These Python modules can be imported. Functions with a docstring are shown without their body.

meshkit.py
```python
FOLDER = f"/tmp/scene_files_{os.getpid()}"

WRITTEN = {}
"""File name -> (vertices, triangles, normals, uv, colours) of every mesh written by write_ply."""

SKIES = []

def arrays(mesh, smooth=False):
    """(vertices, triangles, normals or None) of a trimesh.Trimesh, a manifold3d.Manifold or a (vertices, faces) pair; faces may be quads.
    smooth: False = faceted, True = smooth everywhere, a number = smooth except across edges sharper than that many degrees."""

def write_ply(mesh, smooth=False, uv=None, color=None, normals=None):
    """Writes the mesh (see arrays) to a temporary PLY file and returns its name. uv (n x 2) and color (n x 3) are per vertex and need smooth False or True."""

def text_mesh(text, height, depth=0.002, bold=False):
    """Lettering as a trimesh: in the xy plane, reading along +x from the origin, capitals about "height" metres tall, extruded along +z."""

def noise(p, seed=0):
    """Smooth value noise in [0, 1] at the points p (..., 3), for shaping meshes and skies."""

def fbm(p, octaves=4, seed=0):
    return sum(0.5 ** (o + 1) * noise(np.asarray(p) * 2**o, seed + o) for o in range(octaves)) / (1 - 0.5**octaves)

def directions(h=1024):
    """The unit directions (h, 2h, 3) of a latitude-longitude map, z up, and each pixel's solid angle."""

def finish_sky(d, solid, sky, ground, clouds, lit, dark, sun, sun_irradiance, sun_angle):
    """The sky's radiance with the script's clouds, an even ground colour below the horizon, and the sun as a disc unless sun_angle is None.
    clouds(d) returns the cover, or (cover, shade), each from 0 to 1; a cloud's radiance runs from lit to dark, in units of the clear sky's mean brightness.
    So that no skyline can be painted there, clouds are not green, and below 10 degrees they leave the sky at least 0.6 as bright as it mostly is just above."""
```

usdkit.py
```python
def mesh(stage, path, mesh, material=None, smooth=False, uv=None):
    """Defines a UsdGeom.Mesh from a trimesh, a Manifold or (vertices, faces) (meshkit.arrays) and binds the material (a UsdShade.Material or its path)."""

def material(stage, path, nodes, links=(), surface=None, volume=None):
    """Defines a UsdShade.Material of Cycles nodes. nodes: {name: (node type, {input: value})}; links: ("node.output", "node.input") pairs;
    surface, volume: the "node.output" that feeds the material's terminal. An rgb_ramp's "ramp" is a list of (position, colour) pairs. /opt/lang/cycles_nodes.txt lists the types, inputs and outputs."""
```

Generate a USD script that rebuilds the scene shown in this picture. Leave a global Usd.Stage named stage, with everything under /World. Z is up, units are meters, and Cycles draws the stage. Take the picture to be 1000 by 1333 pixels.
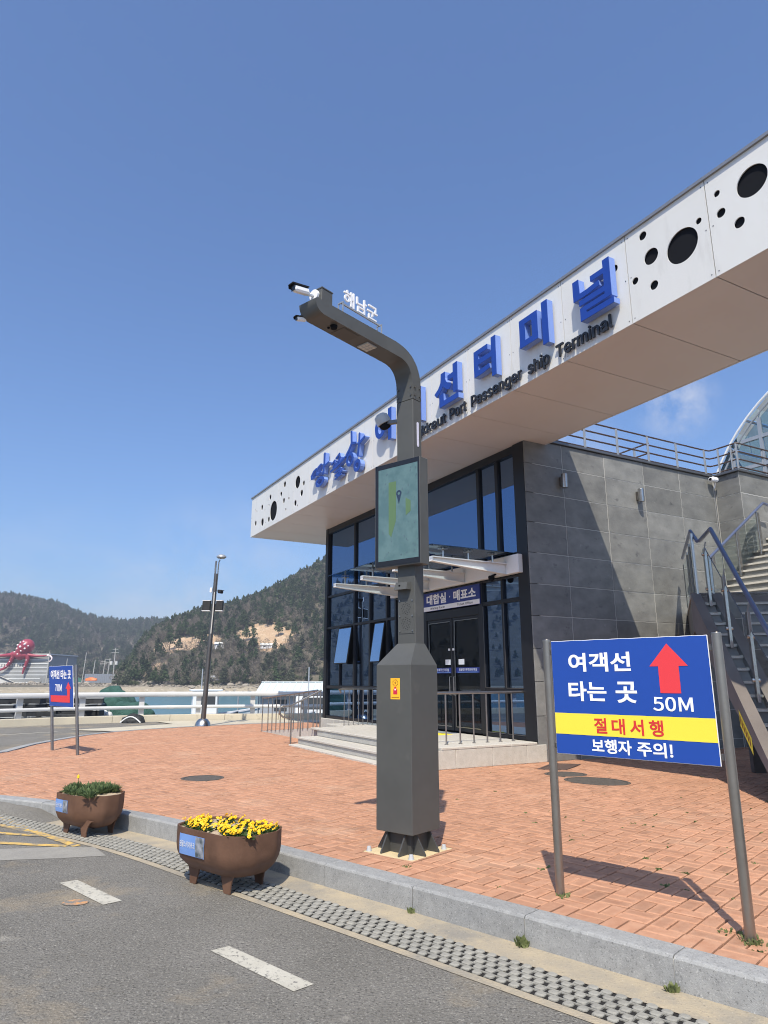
import math, random, json
import numpy as np, trimesh, usdkit, meshkit
from pxr import Usd, UsdGeom, UsdLux, UsdShade, Gf, Sdf, Vt
from shapely.geometry import Polygon, Point, box as sbox, LineString
from shapely import affinity
from shapely.ops import unary_union
import manifold3d as m3

stage = Usd.Stage.CreateInMemory()
UsdGeom.SetStageUpAxis(stage, UsdGeom.Tokens.z)
UsdGeom.Xform.Define(stage, '/World')
UsdGeom.Scope.Define(stage, '/World/Looks')
T_ = Sdf.ValueTypeNames
random.seed(7)
HAZE = 0.0004
RNG = np.random.default_rng(7)

# ------------------------------------------------------------------ camera
cam = UsdGeom.Camera.Define(stage, '/World/camera')
cam.CreateHorizontalApertureAttr(36.0)
cam.CreateFocalLengthAttr(31.896)
cam.CreateClippingRangeAttr(Gf.Vec2f(0.05, 20000))
cam.AddTranslateOp().Set(Gf.Vec3d(0, 0, 1.5))
cam.AddRotateXOp().Set(90 + 13.7925)
cam.CreateExposureAttr(0.25)

# ------------------------------------------------------------------ sky and sun
SUN_EL, SUN_AZ = math.radians(54.0), math.radians(180 + 7.8)      # azimuth from +y towards +x
WISPS = [((.39, .847, .36), .06, .9), ((.262, .917, .302), .085, .45), ((-.20, .968, .125), .16, .28), ((-.30, .94, .11), .13, .25)]
dome = UsdLux.DomeLight.Define(stage, '/World/sky')
dome.GetPrim().SetCustomDataByKey('kind', 'structure')
_n = {"sky": ("sky_texture", {"sky_type": "single_scattering", "sun_disc": False, "sun_elevation": SUN_EL, "sun_rotation": SUN_AZ,
                       "altitude": 50.0, "air_density": 1.2, "aerosol_density": 2.2, "ozone_density": 5.0}),
      "tc": ("texture_coordinate", {}), "map": ("mapping", {"scale": (1.0, 1.0, 2.2), "location": (3.1, 0.4, 0.2)}),
      "n": ("noise_texture", {"scale": 3.4, "detail": 7.0, "roughness": 0.62}),
      "cr": ("rgb_ramp", {"ramp": [(0.0, (0, 0, 0)), (0.47, (0, 0, 0)), (0.60, (.5, .5, .5)), (1.0, (1, 1, 1))]}),
      "sep": ("separate_xyz", {}), "zr": ("rgb_ramp", {"ramp": [(0.0, (.6, .6, .6)), (0.10, (.55, .55, .55)), (0.20, (.12, .12, .12)), (0.30, (0, 0, 0)), (1.0, (0, 0, 0))]}),
      "mul": ("math", {"math_type": "multiply"}), "tint": ("mix_color", {"blend_type": "multiply", "fac": 1.0, "b": (.94, 1.18, 1.50), "use_clamp": False}),
      "nd": ("noise_texture", {"scale": 16.0, "detail": 6.0, "roughness": .65}), "wr": ("rgb_ramp", {"ramp": [(0, (0, 0, 0)), (.40, (0, 0, 0)), (.70, (1, 1, 1)), (1, (1, 1, 1))]}),
      "mix": ("mix_color", {"b": (6.0, 6.3, 7.2)}), "bg": ("background_shader", {"strength": 0.098})}
_l = [("tc.generated", "map.vector"), ("map.vector", "n.vector"), ("n.fac", "cr.fac"), ("tc.generated", "sep.vector"), ("sep.z", "zr.fac"), ("cr.color", "mul.value1"), ("zr.color", "mul.value2"),
      ("sky.color", "tint.a"), ("tint.result", "mix.a"), ("mix.result", "bg.color"), ("tc.generated", "nd.vector"), ("nd.fac", "wr.fac")]
_last = "mul.value"
for _i, (_c, _r, _k) in enumerate(WISPS):                            # single small fair-weather clouds
    _n[f"vd{_i}"] = ("vector_math", {"math_type": "distance", "vector2": _c})
    _n[f"vr{_i}"] = ("rgb_ramp", {"ramp": [(0, (_k,)*3), (_r*.35, (_k*.8,)*3), (_r, (0, 0, 0)), (1, (0, 0, 0))]})
    _n[f"vm{_i}"] = ("math", {"math_type": "multiply"}); _n[f"va{_i}"] = ("math", {"math_type": "add", "use_clamp": True})
    _l += [("tc.generated", f"vd{_i}.vector1"), (f"vd{_i}.value", f"vr{_i}.fac"), (f"vr{_i}.color", f"vm{_i}.value1"), ("wr.color", f"vm{_i}.value2"), (f"vm{_i}.value", f"va{_i}.value1"), (_last, f"va{_i}.value2")]
    _last = f"va{_i}.value"
_l.append((_last, "mix.fac"))
skymat = usdkit.material(stage, '/World/Looks/sky', _n, _l, surface="bg.background")
UsdShade.MaterialBindingAPI.Apply(dome.GetPrim()).Bind(skymat)
sun = UsdLux.DistantLight.Define(stage, '/World/sun')
sun.CreateNormalizeAttr(True); sun.CreateIntensityAttr(1.25); sun.CreateAngleAttr(0.5); sun.CreateColorAttr(Gf.Vec3f(1.0, .915, .77))
_d = Gf.Vec3d(math.sin(SUN_AZ) * math.cos(SUN_EL), math.cos(SUN_AZ) * math.cos(SUN_EL), math.sin(SUN_EL))
sun.AddTransformOp().Set(Gf.Matrix4d(Gf.Rotation(Gf.Vec3d(0, 0, 1), _d), Gf.Vec3d(0, 0, 0)))

# ------------------------------------------------------------------ helpers
_names = {}
def numbered(parent, name):
    k = (parent, name); n = _names.get(k, 0); _names[k] = n + 1
    return name if n == 0 else f'{name}_{n:03d}'

def path_of(p): return '/World' if p is None else str(p.GetPath())

def thing(name, label=None, cat=None, loc=(0, 0, 0), rotz=0.0, group=None, kind=None):
    x = UsdGeom.Xform.Define(stage, '/World/' + numbered('/World', name))
    x.AddTranslateOp().Set(Gf.Vec3d(*map(float, loc))); x.AddRotateZOp().Set(float(rotz))
    p = x.GetPrim(); tag(p, label, cat, group, kind)
    return p

def tag(p, label=None, cat=None, group=None, kind=None):
    for k, v in (('label', label), ('category', cat), ('group', group), ('kind', kind)):
        if v: p.SetCustomDataByKey(k, v)
    return p

def obj(name, mesh, m, parent=None, smooth=False, label=None, kind=None, cat=None, group=None, tone=None, uv=None):
    par = path_of(parent)
    g = usdkit.mesh(stage, par + '/' + numbered(par, name), mesh, M[m] if isinstance(m, str) else m, smooth=smooth)
    if tone is not None:
        pts = len(g.GetPointsAttr().Get())
        arr = np.full(pts, tone, np.float32) if np.ndim(tone) == 0 else np.asarray(tone, np.float32)
        UsdGeom.PrimvarsAPI(g).CreatePrimvar('tone', T_.FloatArray, 'vertex').Set(Vt.FloatArray.FromNumpy(arr))
    return tag(g.GetPrim(), label, cat, group, kind)

def dup(root, loc, rotz, label=None, group=None, scale=None):
    was = root.GetCustomData()
    x = UsdGeom.Xform.Define(stage, '/World/' + numbered('/World', root.GetName().rstrip('0123456789').rstrip('_')))
    x.AddTranslateOp().Set(Gf.Vec3d(*map(float, loc))); x.AddRotateZOp().Set(float(rotz))
    if scale is not None: x.AddScaleOp().Set(Gf.Vec3f(*map(float, scale)))
    p = x.GetPrim()
    p.GetReferences().AddInternalReference(root.GetPath()); p.SetInstanceable(True)
    return tag(p, label or was.get('label'), was.get('category'), group or was.get('group'))

class MB:
    """collects shapes into one mesh"""
    def __init__(s): s.v, s.f, s.n = [], [], 0
    def add(s, v, f):
        v = np.asarray(v, float); f = np.asarray(f, int)
        if f.shape[1] == 4: f = np.vstack([f[:, [0, 1, 2]], f[:, [0, 2, 3]]])
        s.v.append(v); s.f.append(f + s.n); s.n += len(v); return s
    def tm(s, m): return s.add(np.array(m.vertices), np.array(m.faces))
    def box(s, x0, x1, y0, y1, z0, z1):
        v = [(x, y, z) for z in (z0, z1) for x, y in ((x0, y0), (x1, y0), (x1, y1), (x0, y1))]
        return s.add(v, [(0, 3, 2, 1), (4, 5, 6, 7), (0, 1, 5, 4), (1, 2, 6, 5), (2, 3, 7, 6), (3, 0, 4, 7)])
    def bbox(s, x0, x1, y0, y1, z0, z1, c=.006):
        """box with chamfered edges"""
        c = min(c, (x1-x0)/3, (y1-y0)/3, (z1-z0)/3)
        pts = []
        for X0, X1, Y0, Y1, Z0, Z1 in ((x0, x1, y0+c, y1-c, z0+c, z1-c), (x0+c, x1-c, y0, y1, z0+c, z1-c), (x0+c, x1-c, y0+c, y1-c, z0, z1)):
            pts += [(x, y, z) for x in (X0, X1) for y in (Y0, Y1) for z in (Z0, Z1)]
        return s.tm(trimesh.convex.convex_hull(np.array(pts)))
    def bar(s, p, q, w, h=None, up=(0, 0, 1)):
        """square bar from p to q, w wide, h high"""
        h = h or w; p, q = np.array(p, float), np.array(q, float); d = (q-p)/np.linalg.norm(q-p)
        u = np.array(up, float)
        if abs(d @ u) > .99: u = np.array([1., 0, 0])
        a = np.cross(d, u); a /= np.linalg.norm(a); b = np.cross(a, d)
        v = [e + sx*a*w/2 + sy*b*h/2 for e in (p, q) for sx, sy in ((-1, -1), (1, -1), (1, 1), (-1, 1))]
        return s.add(v, [(0, 1, 2, 3), (7, 6, 5, 4), (0, 4, 5, 1), (1, 5, 6, 2), (2, 6, 7, 3), (3, 7, 4, 0)])
    def tube(s, pts, r, n=10, caps=True):
        p = np.asarray(pts, float); r = np.broadcast_to(np.asarray(r, float), (len(p),))
        t = np.gradient(p, axis=0); t /= np.linalg.norm(t, axis=1, keepdims=True)
        ref = np.array([0, 0, 1.]) if abs(t[0, 2]) < .9 else np.array([1., 0, 0])
        V = []; a = np.cross(t[0], ref); a /= np.linalg.norm(a)
        for i in range(len(p)):
            a = a - t[i]*(a @ t[i]); a /= np.linalg.norm(a); b = np.cross(t[i], a)
            ang = np.arange(n)*2*np.pi/n
            V.append(p[i] + r[i]*(np.cos(ang)[:, None]*a + np.sin(ang)[:, None]*b))
        V = np.vstack(V); F = []
        for i in range(len(p)-1):
            for j in range(n):
                k = (j+1) % n; F.append((i*n+j, i*n+k, (i+1)*n+k, (i+1)*n+j))
        s.add(V, F)
        if caps:
            for i, fl in ((0, True), (len(p)-1, False)):
                ring = V[i*n:(i+1)*n]; c = len(ring)
                f = [(c, (j+1) % n, j) if fl else (c, j, (j+1) % n) for j in range(n)]
                s.add(np.vstack([ring, ring.mean(0)]), f)
        return s
    def lathe(s, prof, n=24, cx=0, cy=0, cz=0, sx=1, sy=1):
        prof = np.asarray(prof, float); ang = np.arange(n)*2*np.pi/n; V = []
        for r, z in prof: V.append(np.stack([cx+sx*r*np.cos(ang), cy+sy*r*np.sin(ang), np.full(n, cz+z)], 1))
        V = np.vstack(V); F = []
        for i in range(len(prof)-1):
            for j in range(n):
                k = (j+1) % n; F.append((i*n+j, i*n+k, (i+1)*n+k, (i+1)*n+j))
        return s.add(V, F)
    def poly(s, P, h0, h1, axis='z'):
        """extrudes a shapely polygon. axis z: (x,y)->xy plane; axis 'y': polygon in (x,z), from y=h0 to h1; axis 'x': polygon in (y,z)"""
        gs = list(P.geoms) if hasattr(P, 'geoms') else [P]
        for g in gs:
            if g.is_empty or g.geom_type != 'Polygon' or g.area < 1e-9: continue
            m = trimesh.creation.extrude_polygon(g, h1-h0); v = np.array(m.vertices); v[:, 2] += h0; f = np.array(m.faces)
            if axis == 'y': v = v[:, [0, 2, 1]]; f = f[:, ::-1]
            if axis == 'x': v = v[:, [2, 0, 1]]
            s.add(v, f)
        return s
    def quad(s, a, b, c, d): return s.add([a, b, c, d], [(0, 1, 2, 3)])
    @property
    def mesh(s): return (np.vstack(s.v), np.vstack(s.f))
    def moved(s, fn): s.v = [fn(v) for v in s.v]; return s
    def rot(s, ang, axis=(0, 0, 1), c=(0, 0, 0)):
        R = trimesh.transformations.rotation_matrix(ang, axis, c)
        return s.moved(lambda v: v @ R[:3, :3].T + R[:3, 3])
    def shift(s, d): return s.moved(lambda v: v + np.array(d, float))

def sheet(P, z, m, name, parent=None, **k):
    """flat sheet of a polygon"""
    b = MB()
    for g in (list(P.geoms) if hasattr(P, 'geoms') else [P]):
        v, f = trimesh.creation.triangulate_polygon(g, engine='earcut')
        b.add(np.column_stack([v, np.full(len(v), z)]), f)
    v, f = b.mesh
    n = np.cross(v[f[:, 1]]-v[f[:, 0]], v[f[:, 2]]-v[f[:, 0]])[:, 2]
    f[n < 0] = f[n < 0][:, ::-1]
    return obj(name, (v, f), m, parent, **k)

GLYPHS = json.loads(r'''{"해":"92.0#54,81 62,81 62,45 73,45 74,83 81,83 81,-8 74,-8 73,38 62,38 62,-3 54,-3;5,67 23,67 23,80 31,80 32,67 50,67 50,61 5,61;8,31 8,37 10,44 14,49 21,54 29,54 37,52 43,47 46,40 47,32 45,24 39,17 33,14 25,13 17,16 11,21 9,25|15,32 17,27 20,22 25,20 30,20 34,22 37,26 39,31 39,36 37,42 35,45 30,47 26,47 22,46 18,43 16,38","남":"92.0#67,83 75,83 75,62 88,62 88,55 75,55 75,32 67,32;18,-7 18,26 75,26 75,-7|26,0 67,0 67,20 26,20;9,78 17,78 18,45 36,46 58,49 59,42 36,39 10,38","군":"92.0#5,36 5,43 65,43 66,43 68,58 68,71 16,71 16,78 76,78 76,59 74,43 87,43 87,36 51,36 50,14 42,14 42,36;15,22 23,22 24,1 78,1 78,-6 15,-6","여":"92.0#7,43 7,53 10,61 14,68 19,73 25,75 33,75 36,74 41,71 45,67 48,63 71,63 71,83 79,83 79,-8 71,-8 71,27 49,27 44,20 39,15 31,13 23,13 17,17 12,23 8,32|51,56 52,49 51,34 71,34 71,56|14,41 17,29 20,24 23,22 27,20 31,20 35,22 38,24 41,30 43,34 44,48 41,58 40,62 36,66 32,68 27,68 23,66 20,64 17,59 15,53","객":"92.0#54,81 61,81 62,60 73,60 73,83 81,83 81,29 73,30 73,53 62,53 61,30 54,30;20,25 81,25 81,-8 73,-8 73,18 21,18;6,35 16,40 25,47 30,54 33,59 36,68 35,69 9,69 9,76 44,76 43,66 41,58 37,51 32,43 19,33 10,29 9,29","선":"92.0#21,-6 21,22 29,22 30,1 81,1 81,-6;52,55 52,61 71,62 71,83 79,83 79,15 71,15 71,54;5,34 16,41 23,50 26,56 27,62 28,77 36,77 36,63 38,55 42,48 47,43 58,36 55,32 53,30 43,36 36,43 32,51 26,40 17,32 9,28","터":"92.0#53,42 53,48 71,49 71,83 79,83 79,-8 71,-8 71,42;9,74 51,74 51,68 18,68 18,49 47,49 47,42 18,42 18,21 37,21 56,23 57,17 35,14 9,14","미":"92.0#71,83 79,83 79,-8 71,-8;10,15 10,74 52,74 52,15|18,22 44,22 44,67 18,67","널":"92.0#21,25 21,32 79,32 79,10 30,10 30,1 82,0 82,-7 22,-7 22,16 71,16 71,25;46,68 71,68 71,83 79,83 79,36 71,36 71,61 46,61;10,78 18,78 19,47 36,47 57,50 58,43 36,40 10,40","땅":"92.0#69,28 69,83 77,83 77,59 88,59 88,52 77,52 77,28;17,11 19,15 21,18 28,23 38,26 51,27 64,25 72,20 75,17 77,14 77,7 75,1 72,-2 67,-4 57,-7 43,-8 31,-6 24,-2 20,1 18,4|27,14 26,7 28,4 32,1 40,-1 49,-1 58,0 65,3 68,6 69,11 68,14 63,17 55,20 47,20 37,19 30,17;36,36 36,75 60,75 60,69 44,69 44,43 53,43 63,44 64,38 53,36;8,35 8,75 31,75 31,69 16,69 16,43 24,43 32,44 33,37 22,36","끝":"92.0#5,41 5,48 30,48 31,54 34,72 13,73 13,79 42,79 41,65 39,48 65,48 67,57 69,72 48,73 48,79 77,79 76,64 74,48 87,48 87,41;15,32 77,32 77,25 24,25 24,16 74,16 74,10 24,10 24,0 77,0 77,-7 15,-7","항":"92.0#67,83 75,83 75,58 88,58 88,51 75,51 75,25 67,25;17,7 18,13 23,18 31,22 43,24 56,23 67,20 73,16 75,13 76,9 75,3 71,-2 62,-6 51,-8 37,-7 27,-5 20,0|26,7 28,3 34,0 42,-1 52,-1 60,0 65,2 67,5 68,9 65,13 60,16 51,17 43,17 35,16 29,14 27,11;5,72 28,73 28,83 36,83 36,73 58,72 58,66 5,66;10,43 11,50 15,56 21,60 29,61 39,61 46,58 51,54 53,47 53,40 49,35 42,31 35,30 26,30 18,33 13,37|18,44 20,40 22,38 28,36 34,36 42,38 45,43 45,47 44,50 41,53 36,55 30,55 24,54 21,52 19,49","대":"92.0#53,81 61,81 61,47 73,47 74,83 82,83 81,-8 74,-8 74,40 61,40 61,-3 53,-3;8,15 8,72 42,72 42,65 17,65 17,22 33,22 47,24 47,17 30,15","합":"92.0#67,30 67,83 75,83 75,60 88,60 88,53 75,53 75,30;18,26 26,26 27,17 67,16 67,26 75,26 75,-7 18,-7|27,10 27,0 67,0 67,10;5,73 28,74 28,83 36,83 36,74 58,73 58,67 5,67;10,45 10,49 11,52 15,57 21,61 29,62 39,62 46,59 51,55 53,48 52,41 48,35 43,33 35,31 25,31 18,34 13,38|18,45 20,41 23,39 28,37 33,37 39,38 42,40 45,43 45,48 44,52 41,54 36,56 30,56 24,55 21,53 19,50","실":"92.0#21,25 21,31 79,31 79,10 29,9 29,0 82,0 82,-7 21,-7 21,16 71,16 71,24;71,83 79,83 79,36 71,36;10,37 6,43 11,46 16,49 23,57 26,61 28,68 29,80 37,80 38,67 42,58 50,50 60,45 56,39 49,41 40,48 33,59 29,52 25,47 16,39","매":"92.0#54,81 62,81 62,47 74,47 74,83 82,83 82,-8 74,-8 74,40 62,40 62,-3 54,-3;8,17 8,72 43,72 43,17|16,23 35,23 35,66 16,66","표":"92.0#5,3 5,10 28,10 28,31 12,32 13,38 26,38 26,67 12,68 12,74 79,74 79,68 65,67 65,38 79,38 79,32 64,31 64,10 87,10 87,3|34,39 57,38 57,67 35,67|36,32 36,10 55,10 55,31","소":"92.0#5,4 5,11 41,11 42,33 50,33 50,11 87,11 87,4;8,39 19,42 30,49 37,57 40,62 41,69 41,77 50,77 51,64 53,59 56,54 63,48 69,44 83,38 79,32 67,36 55,44 50,50 46,56 41,50 36,44 24,36 12,32","타":"92.0#66,83 74,83 75,47 89,46 89,40 75,39 74,-8 66,-8;9,75 51,75 51,68 17,68 17,49 49,49 49,43 17,42 17,21 39,21 58,24 58,17 36,14 9,14","는":"92.0#5,36 87,36 87,30 5,30;16,21 24,21 24,1 78,1 78,-6 16,-6;16,79 24,79 24,56 77,55 77,49 16,49","곳":"92.0#5,34 5,40 38,40 39,58 47,58 47,40 86,40 86,34;11,-1 23,2 32,7 37,11 40,17 41,20 41,26 50,26 50,20 51,17 53,13 57,9 68,2 80,-1 77,-7 65,-4 54,2 46,10 43,7 36,1 29,-3 21,-6 14,-7;15,78 76,78 76,59 74,47 66,48 68,59 68,72 15,72","절":"92.0#21,25 21,31 79,31 79,10 30,10 30,0 83,0 83,-7 21,-7 21,16 71,16 71,24;53,56 53,62 71,63 71,83 79,83 79,36 71,36 71,56;6,41 15,46 21,52 26,60 28,69 28,71 8,71 8,78 56,78 56,71 36,71 37,63 41,55 49,48 58,44 54,37 47,40 42,44 36,49 32,56 25,45 16,38 9,35","서":"92.0#50,45 50,52 71,52 71,83 79,83 79,-8 71,-8 71,45;5,18 10,21 16,27 20,33 25,41 28,55 28,75 37,75 37,56 40,43 47,30 54,24 60,20 60,19 55,13 49,17 41,26 37,31 33,41 30,34 25,26 16,15 10,11","행":"92.0#21,9 24,15 31,20 41,23 53,24 64,23 74,20 80,14 81,11 82,7 81,4 79,0 73,-4 61,-7 47,-8 34,-6 27,-2 22,4|30,7 33,3 37,0 46,-1 57,-1 65,0 69,2 72,4 73,8 72,12 66,16 58,17 48,18 40,16 33,14 30,11;54,81 62,81 62,58 73,58 73,83 81,83 81,26 73,26 73,51 62,51 62,29 54,29;4,72 23,72 24,82 31,82 32,72 50,72 50,66 5,66;8,44 9,50 14,56 19,59 26,61 33,60 40,57 45,53 47,47 46,42 44,36 41,34 37,31 31,30 22,30 15,33 11,37|16,44 17,40 20,38 24,36 29,36 33,37 37,39 39,43 39,46 38,50 35,52 31,54 26,54 22,54 18,51 16,47","보":"92.0#5,4 5,10 42,11 42,30 15,30 15,76 23,76 23,60 69,60 69,76 77,76 77,30 50,30 50,11 87,10 87,4|23,37 69,37 69,53 23,53","자":"92.0#66,83 74,83 75,46 89,46 89,39 75,39 74,-8 66,-8;4,16 11,22 20,32 24,41 27,52 27,66 7,67 7,73 55,73 55,67 36,66 36,51 39,40 47,28 52,23 58,18 54,12 54,12 50,14 42,21 36,30 32,39 26,28 23,23 14,13 8,10","주":"92.0#5,25 5,31 87,31 87,25 50,24 50,-8 42,-8 41,24;10,45 20,48 31,54 39,62 41,69 41,70 13,71 13,77 79,77 79,71 51,70 50,69 52,64 54,60 61,54 72,48 82,45 79,39 68,42 59,46 50,53 46,59 38,50 31,45 25,42 13,39","의":"92.0#70,83 79,83 79,-8 71,-8;6,19 37,19 64,22 65,16 40,13 7,12;10,53 11,61 14,68 21,73 30,76 40,76 48,73 55,66 58,57 58,49 53,41 50,38 45,36 37,34 27,34 19,38 13,45|18,53 20,47 25,43 30,41 37,41 42,42 47,46 49,50 50,55 49,62 45,66 40,68 32,69 26,67 21,64 19,59","스":"92.0#5,11 87,11 87,4 5,4;9,37 21,42 30,48 36,55 39,61 41,68 41,76 50,76 51,64 53,58 56,53 61,49 67,44 74,40 82,37 83,37 79,31 73,32 66,36 59,40 52,46 46,56 38,45 26,36 19,33 12,31","카":"92.0#66,83 74,83 75,46 89,46 89,39 75,39 74,-8 66,-8;6,13 18,20 26,27 33,35 38,44 8,41 6,48 40,51 42,58 43,66 43,66 11,67 11,73 51,73 51,60 48,48 44,38 37,28 26,17 10,7","이":"92.0#71,83 79,83 79,-8 71,-8;8,42 9,52 12,62 15,68 21,73 29,76 37,75 44,71 49,65 53,57 54,52 54,37 53,32 49,24 46,19 41,15 35,13 29,13 23,14 19,17 15,21 12,27 10,33|16,42 19,30 24,23 29,20 34,20 38,22 41,25 44,30 46,42 45,54 44,59 41,63 37,67 33,68 28,68 24,66 20,61 18,56 17,49","워":"92.0#51,14 51,21 71,21 71,83 79,83 79,-8 71,-8 71,14;5,35 38,36 64,38 64,32 38,29 38,-5 30,-5 29,28 6,28;12,58 12,64 14,69 16,72 23,76 31,78 42,77 49,74 54,69 57,63 56,57 53,50 51,48 45,45 38,43 28,43 21,46 15,51|19,59 21,54 25,51 30,49 36,49 42,50 46,53 48,56 49,60 48,65 44,69 39,71 31,72 25,70 21,67 20,63","크":"92.0#5,5 5,12 87,11 87,5;12,46 68,49 68,67 15,67 15,73 77,73 76,41 73,18 65,19 67,33 68,42 14,39","안":"92.0#67,83 75,83 75,55 88,55 88,48 75,48 75,16 67,16;19,-6 19,23 27,23 27,1 79,1 79,-6;7,54 8,62 12,69 20,74 29,76 37,76 46,71 51,65 54,57 53,48 48,39 44,36 40,34 33,32 22,33 14,37 11,41 8,45|15,52 17,46 20,43 26,40 32,39 39,41 42,44 45,50 46,56 44,62 40,66 35,69 29,69 22,67 18,64 15,59","전":"92.0#22,22 30,22 30,1 82,1 82,-6 22,-6;53,51 53,58 71,58 71,82 79,83 79,16 71,16 71,51;5,34 14,39 20,44 26,54 28,62 28,68 8,69 8,75 56,75 56,69 36,68 37,58 42,48 49,41 58,36 54,30 49,32 42,37 37,43 32,50 29,43 25,38 16,31 10,28","!":"32.2#10,4 11,10 14,12 19,12 22,9 22,3 19,-1 15,-1 13,0 11,1;12,75 21,75 19,22 13,22","·":"100.0#40,36 40,40 41,44 43,46 48,48 51,49 55,47 59,44 60,40 60,36 59,32 56,30 53,28 49,28 44,29 42,32","5":"55.5#3,8 7,14 13,10 19,7 25,6 30,7 35,10 37,12 39,15 41,20 40,30 37,35 34,38 30,40 24,40 18,39 13,36 9,39 11,73 46,73 46,66 19,65 17,47 18,45 25,47 35,46 42,43 46,39 49,32 50,22 49,15 46,9 43,5 38,2 29,-1 21,-1 14,1 7,5","0":"55.5#5,42 6,52 9,60 12,66 16,71 22,74 30,74 38,72 43,68 47,61 49,54 50,43 50,30 49,22 47,14 45,9 41,4 33,-1 26,-1 18,1 13,6 9,12 7,20 5,32|14,33 16,18 20,10 23,8 26,6 30,6 33,8 37,12 40,20 42,31 42,43 39,57 37,62 33,66 29,67 25,67 22,65 18,61 15,49","M":"81.2#10,73 21,73 41,19 60,73 71,73 71,0 63,0 62,46 63,61 63,61 44,8 43,7 38,7 18,61 18,42 18,0 10,0","7":"55.5#5,66 5,73 51,73 51,68 41,53 34,37 31,20 29,0 20,0 22,19 24,33 28,44 33,54 40,65"}''')
def glyph(c):
    a, body = GLYPHS[c].split('#'); ps = []
    for p in body.split(';'):
        rings = [[tuple(map(int, xy.split(','))) for xy in r.split()] for r in p.split('|')]
        ps.append(Polygon(rings[0], rings[1:]).buffer(0))
    return float(a)/100, affinity.scale(unary_union(ps), .01, .01, origin=(0, 0))
def hangul(text, size, bold=.02, track=0.0, mitre=True, squeeze=1.0):
    """shapely outline, baseline at y=0; size = em height"""
    x, out = 0.0, []
    for c in text:
        if c == ' ': x += .30 + track; continue
        a, g = glyph(c)
        if bold: g = g.buffer(bold, join_style=2 if mitre else 1)
        out.append(affinity.translate(g, x, 0)); x += a + track
    u = unary_union(out); return affinity.scale(u, size*squeeze, size, origin=(0, 0))
def fit(P, x0, x1, z0, z1):
    a, b, c, d = P.bounds
    P = affinity.translate(P, -a, -b); P = affinity.scale(P, (x1-x0)/(c-a), (z1-z0)/(d-b), origin=(0, 0))
    return affinity.translate(P, x0, z0)
def latin_tm(text, x0, x1, z0, h, y, depth, bold=False):
    """Latin lettering standing in the xz plane facing -y, between x0 and x1"""
    m = meshkit.text_mesh(text, h, depth, bold); v = np.array(m.vertices); f = np.array(m.faces)
    w = v[:, 0].max()-v[:, 0].min(); v[:, 0] = x0 + (v[:, 0]-v[:, 0].min())*(x1-x0)/w
    return np.column_stack([v[:, 0], y - v[:, 2], z0 + v[:, 1]]), f

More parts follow.
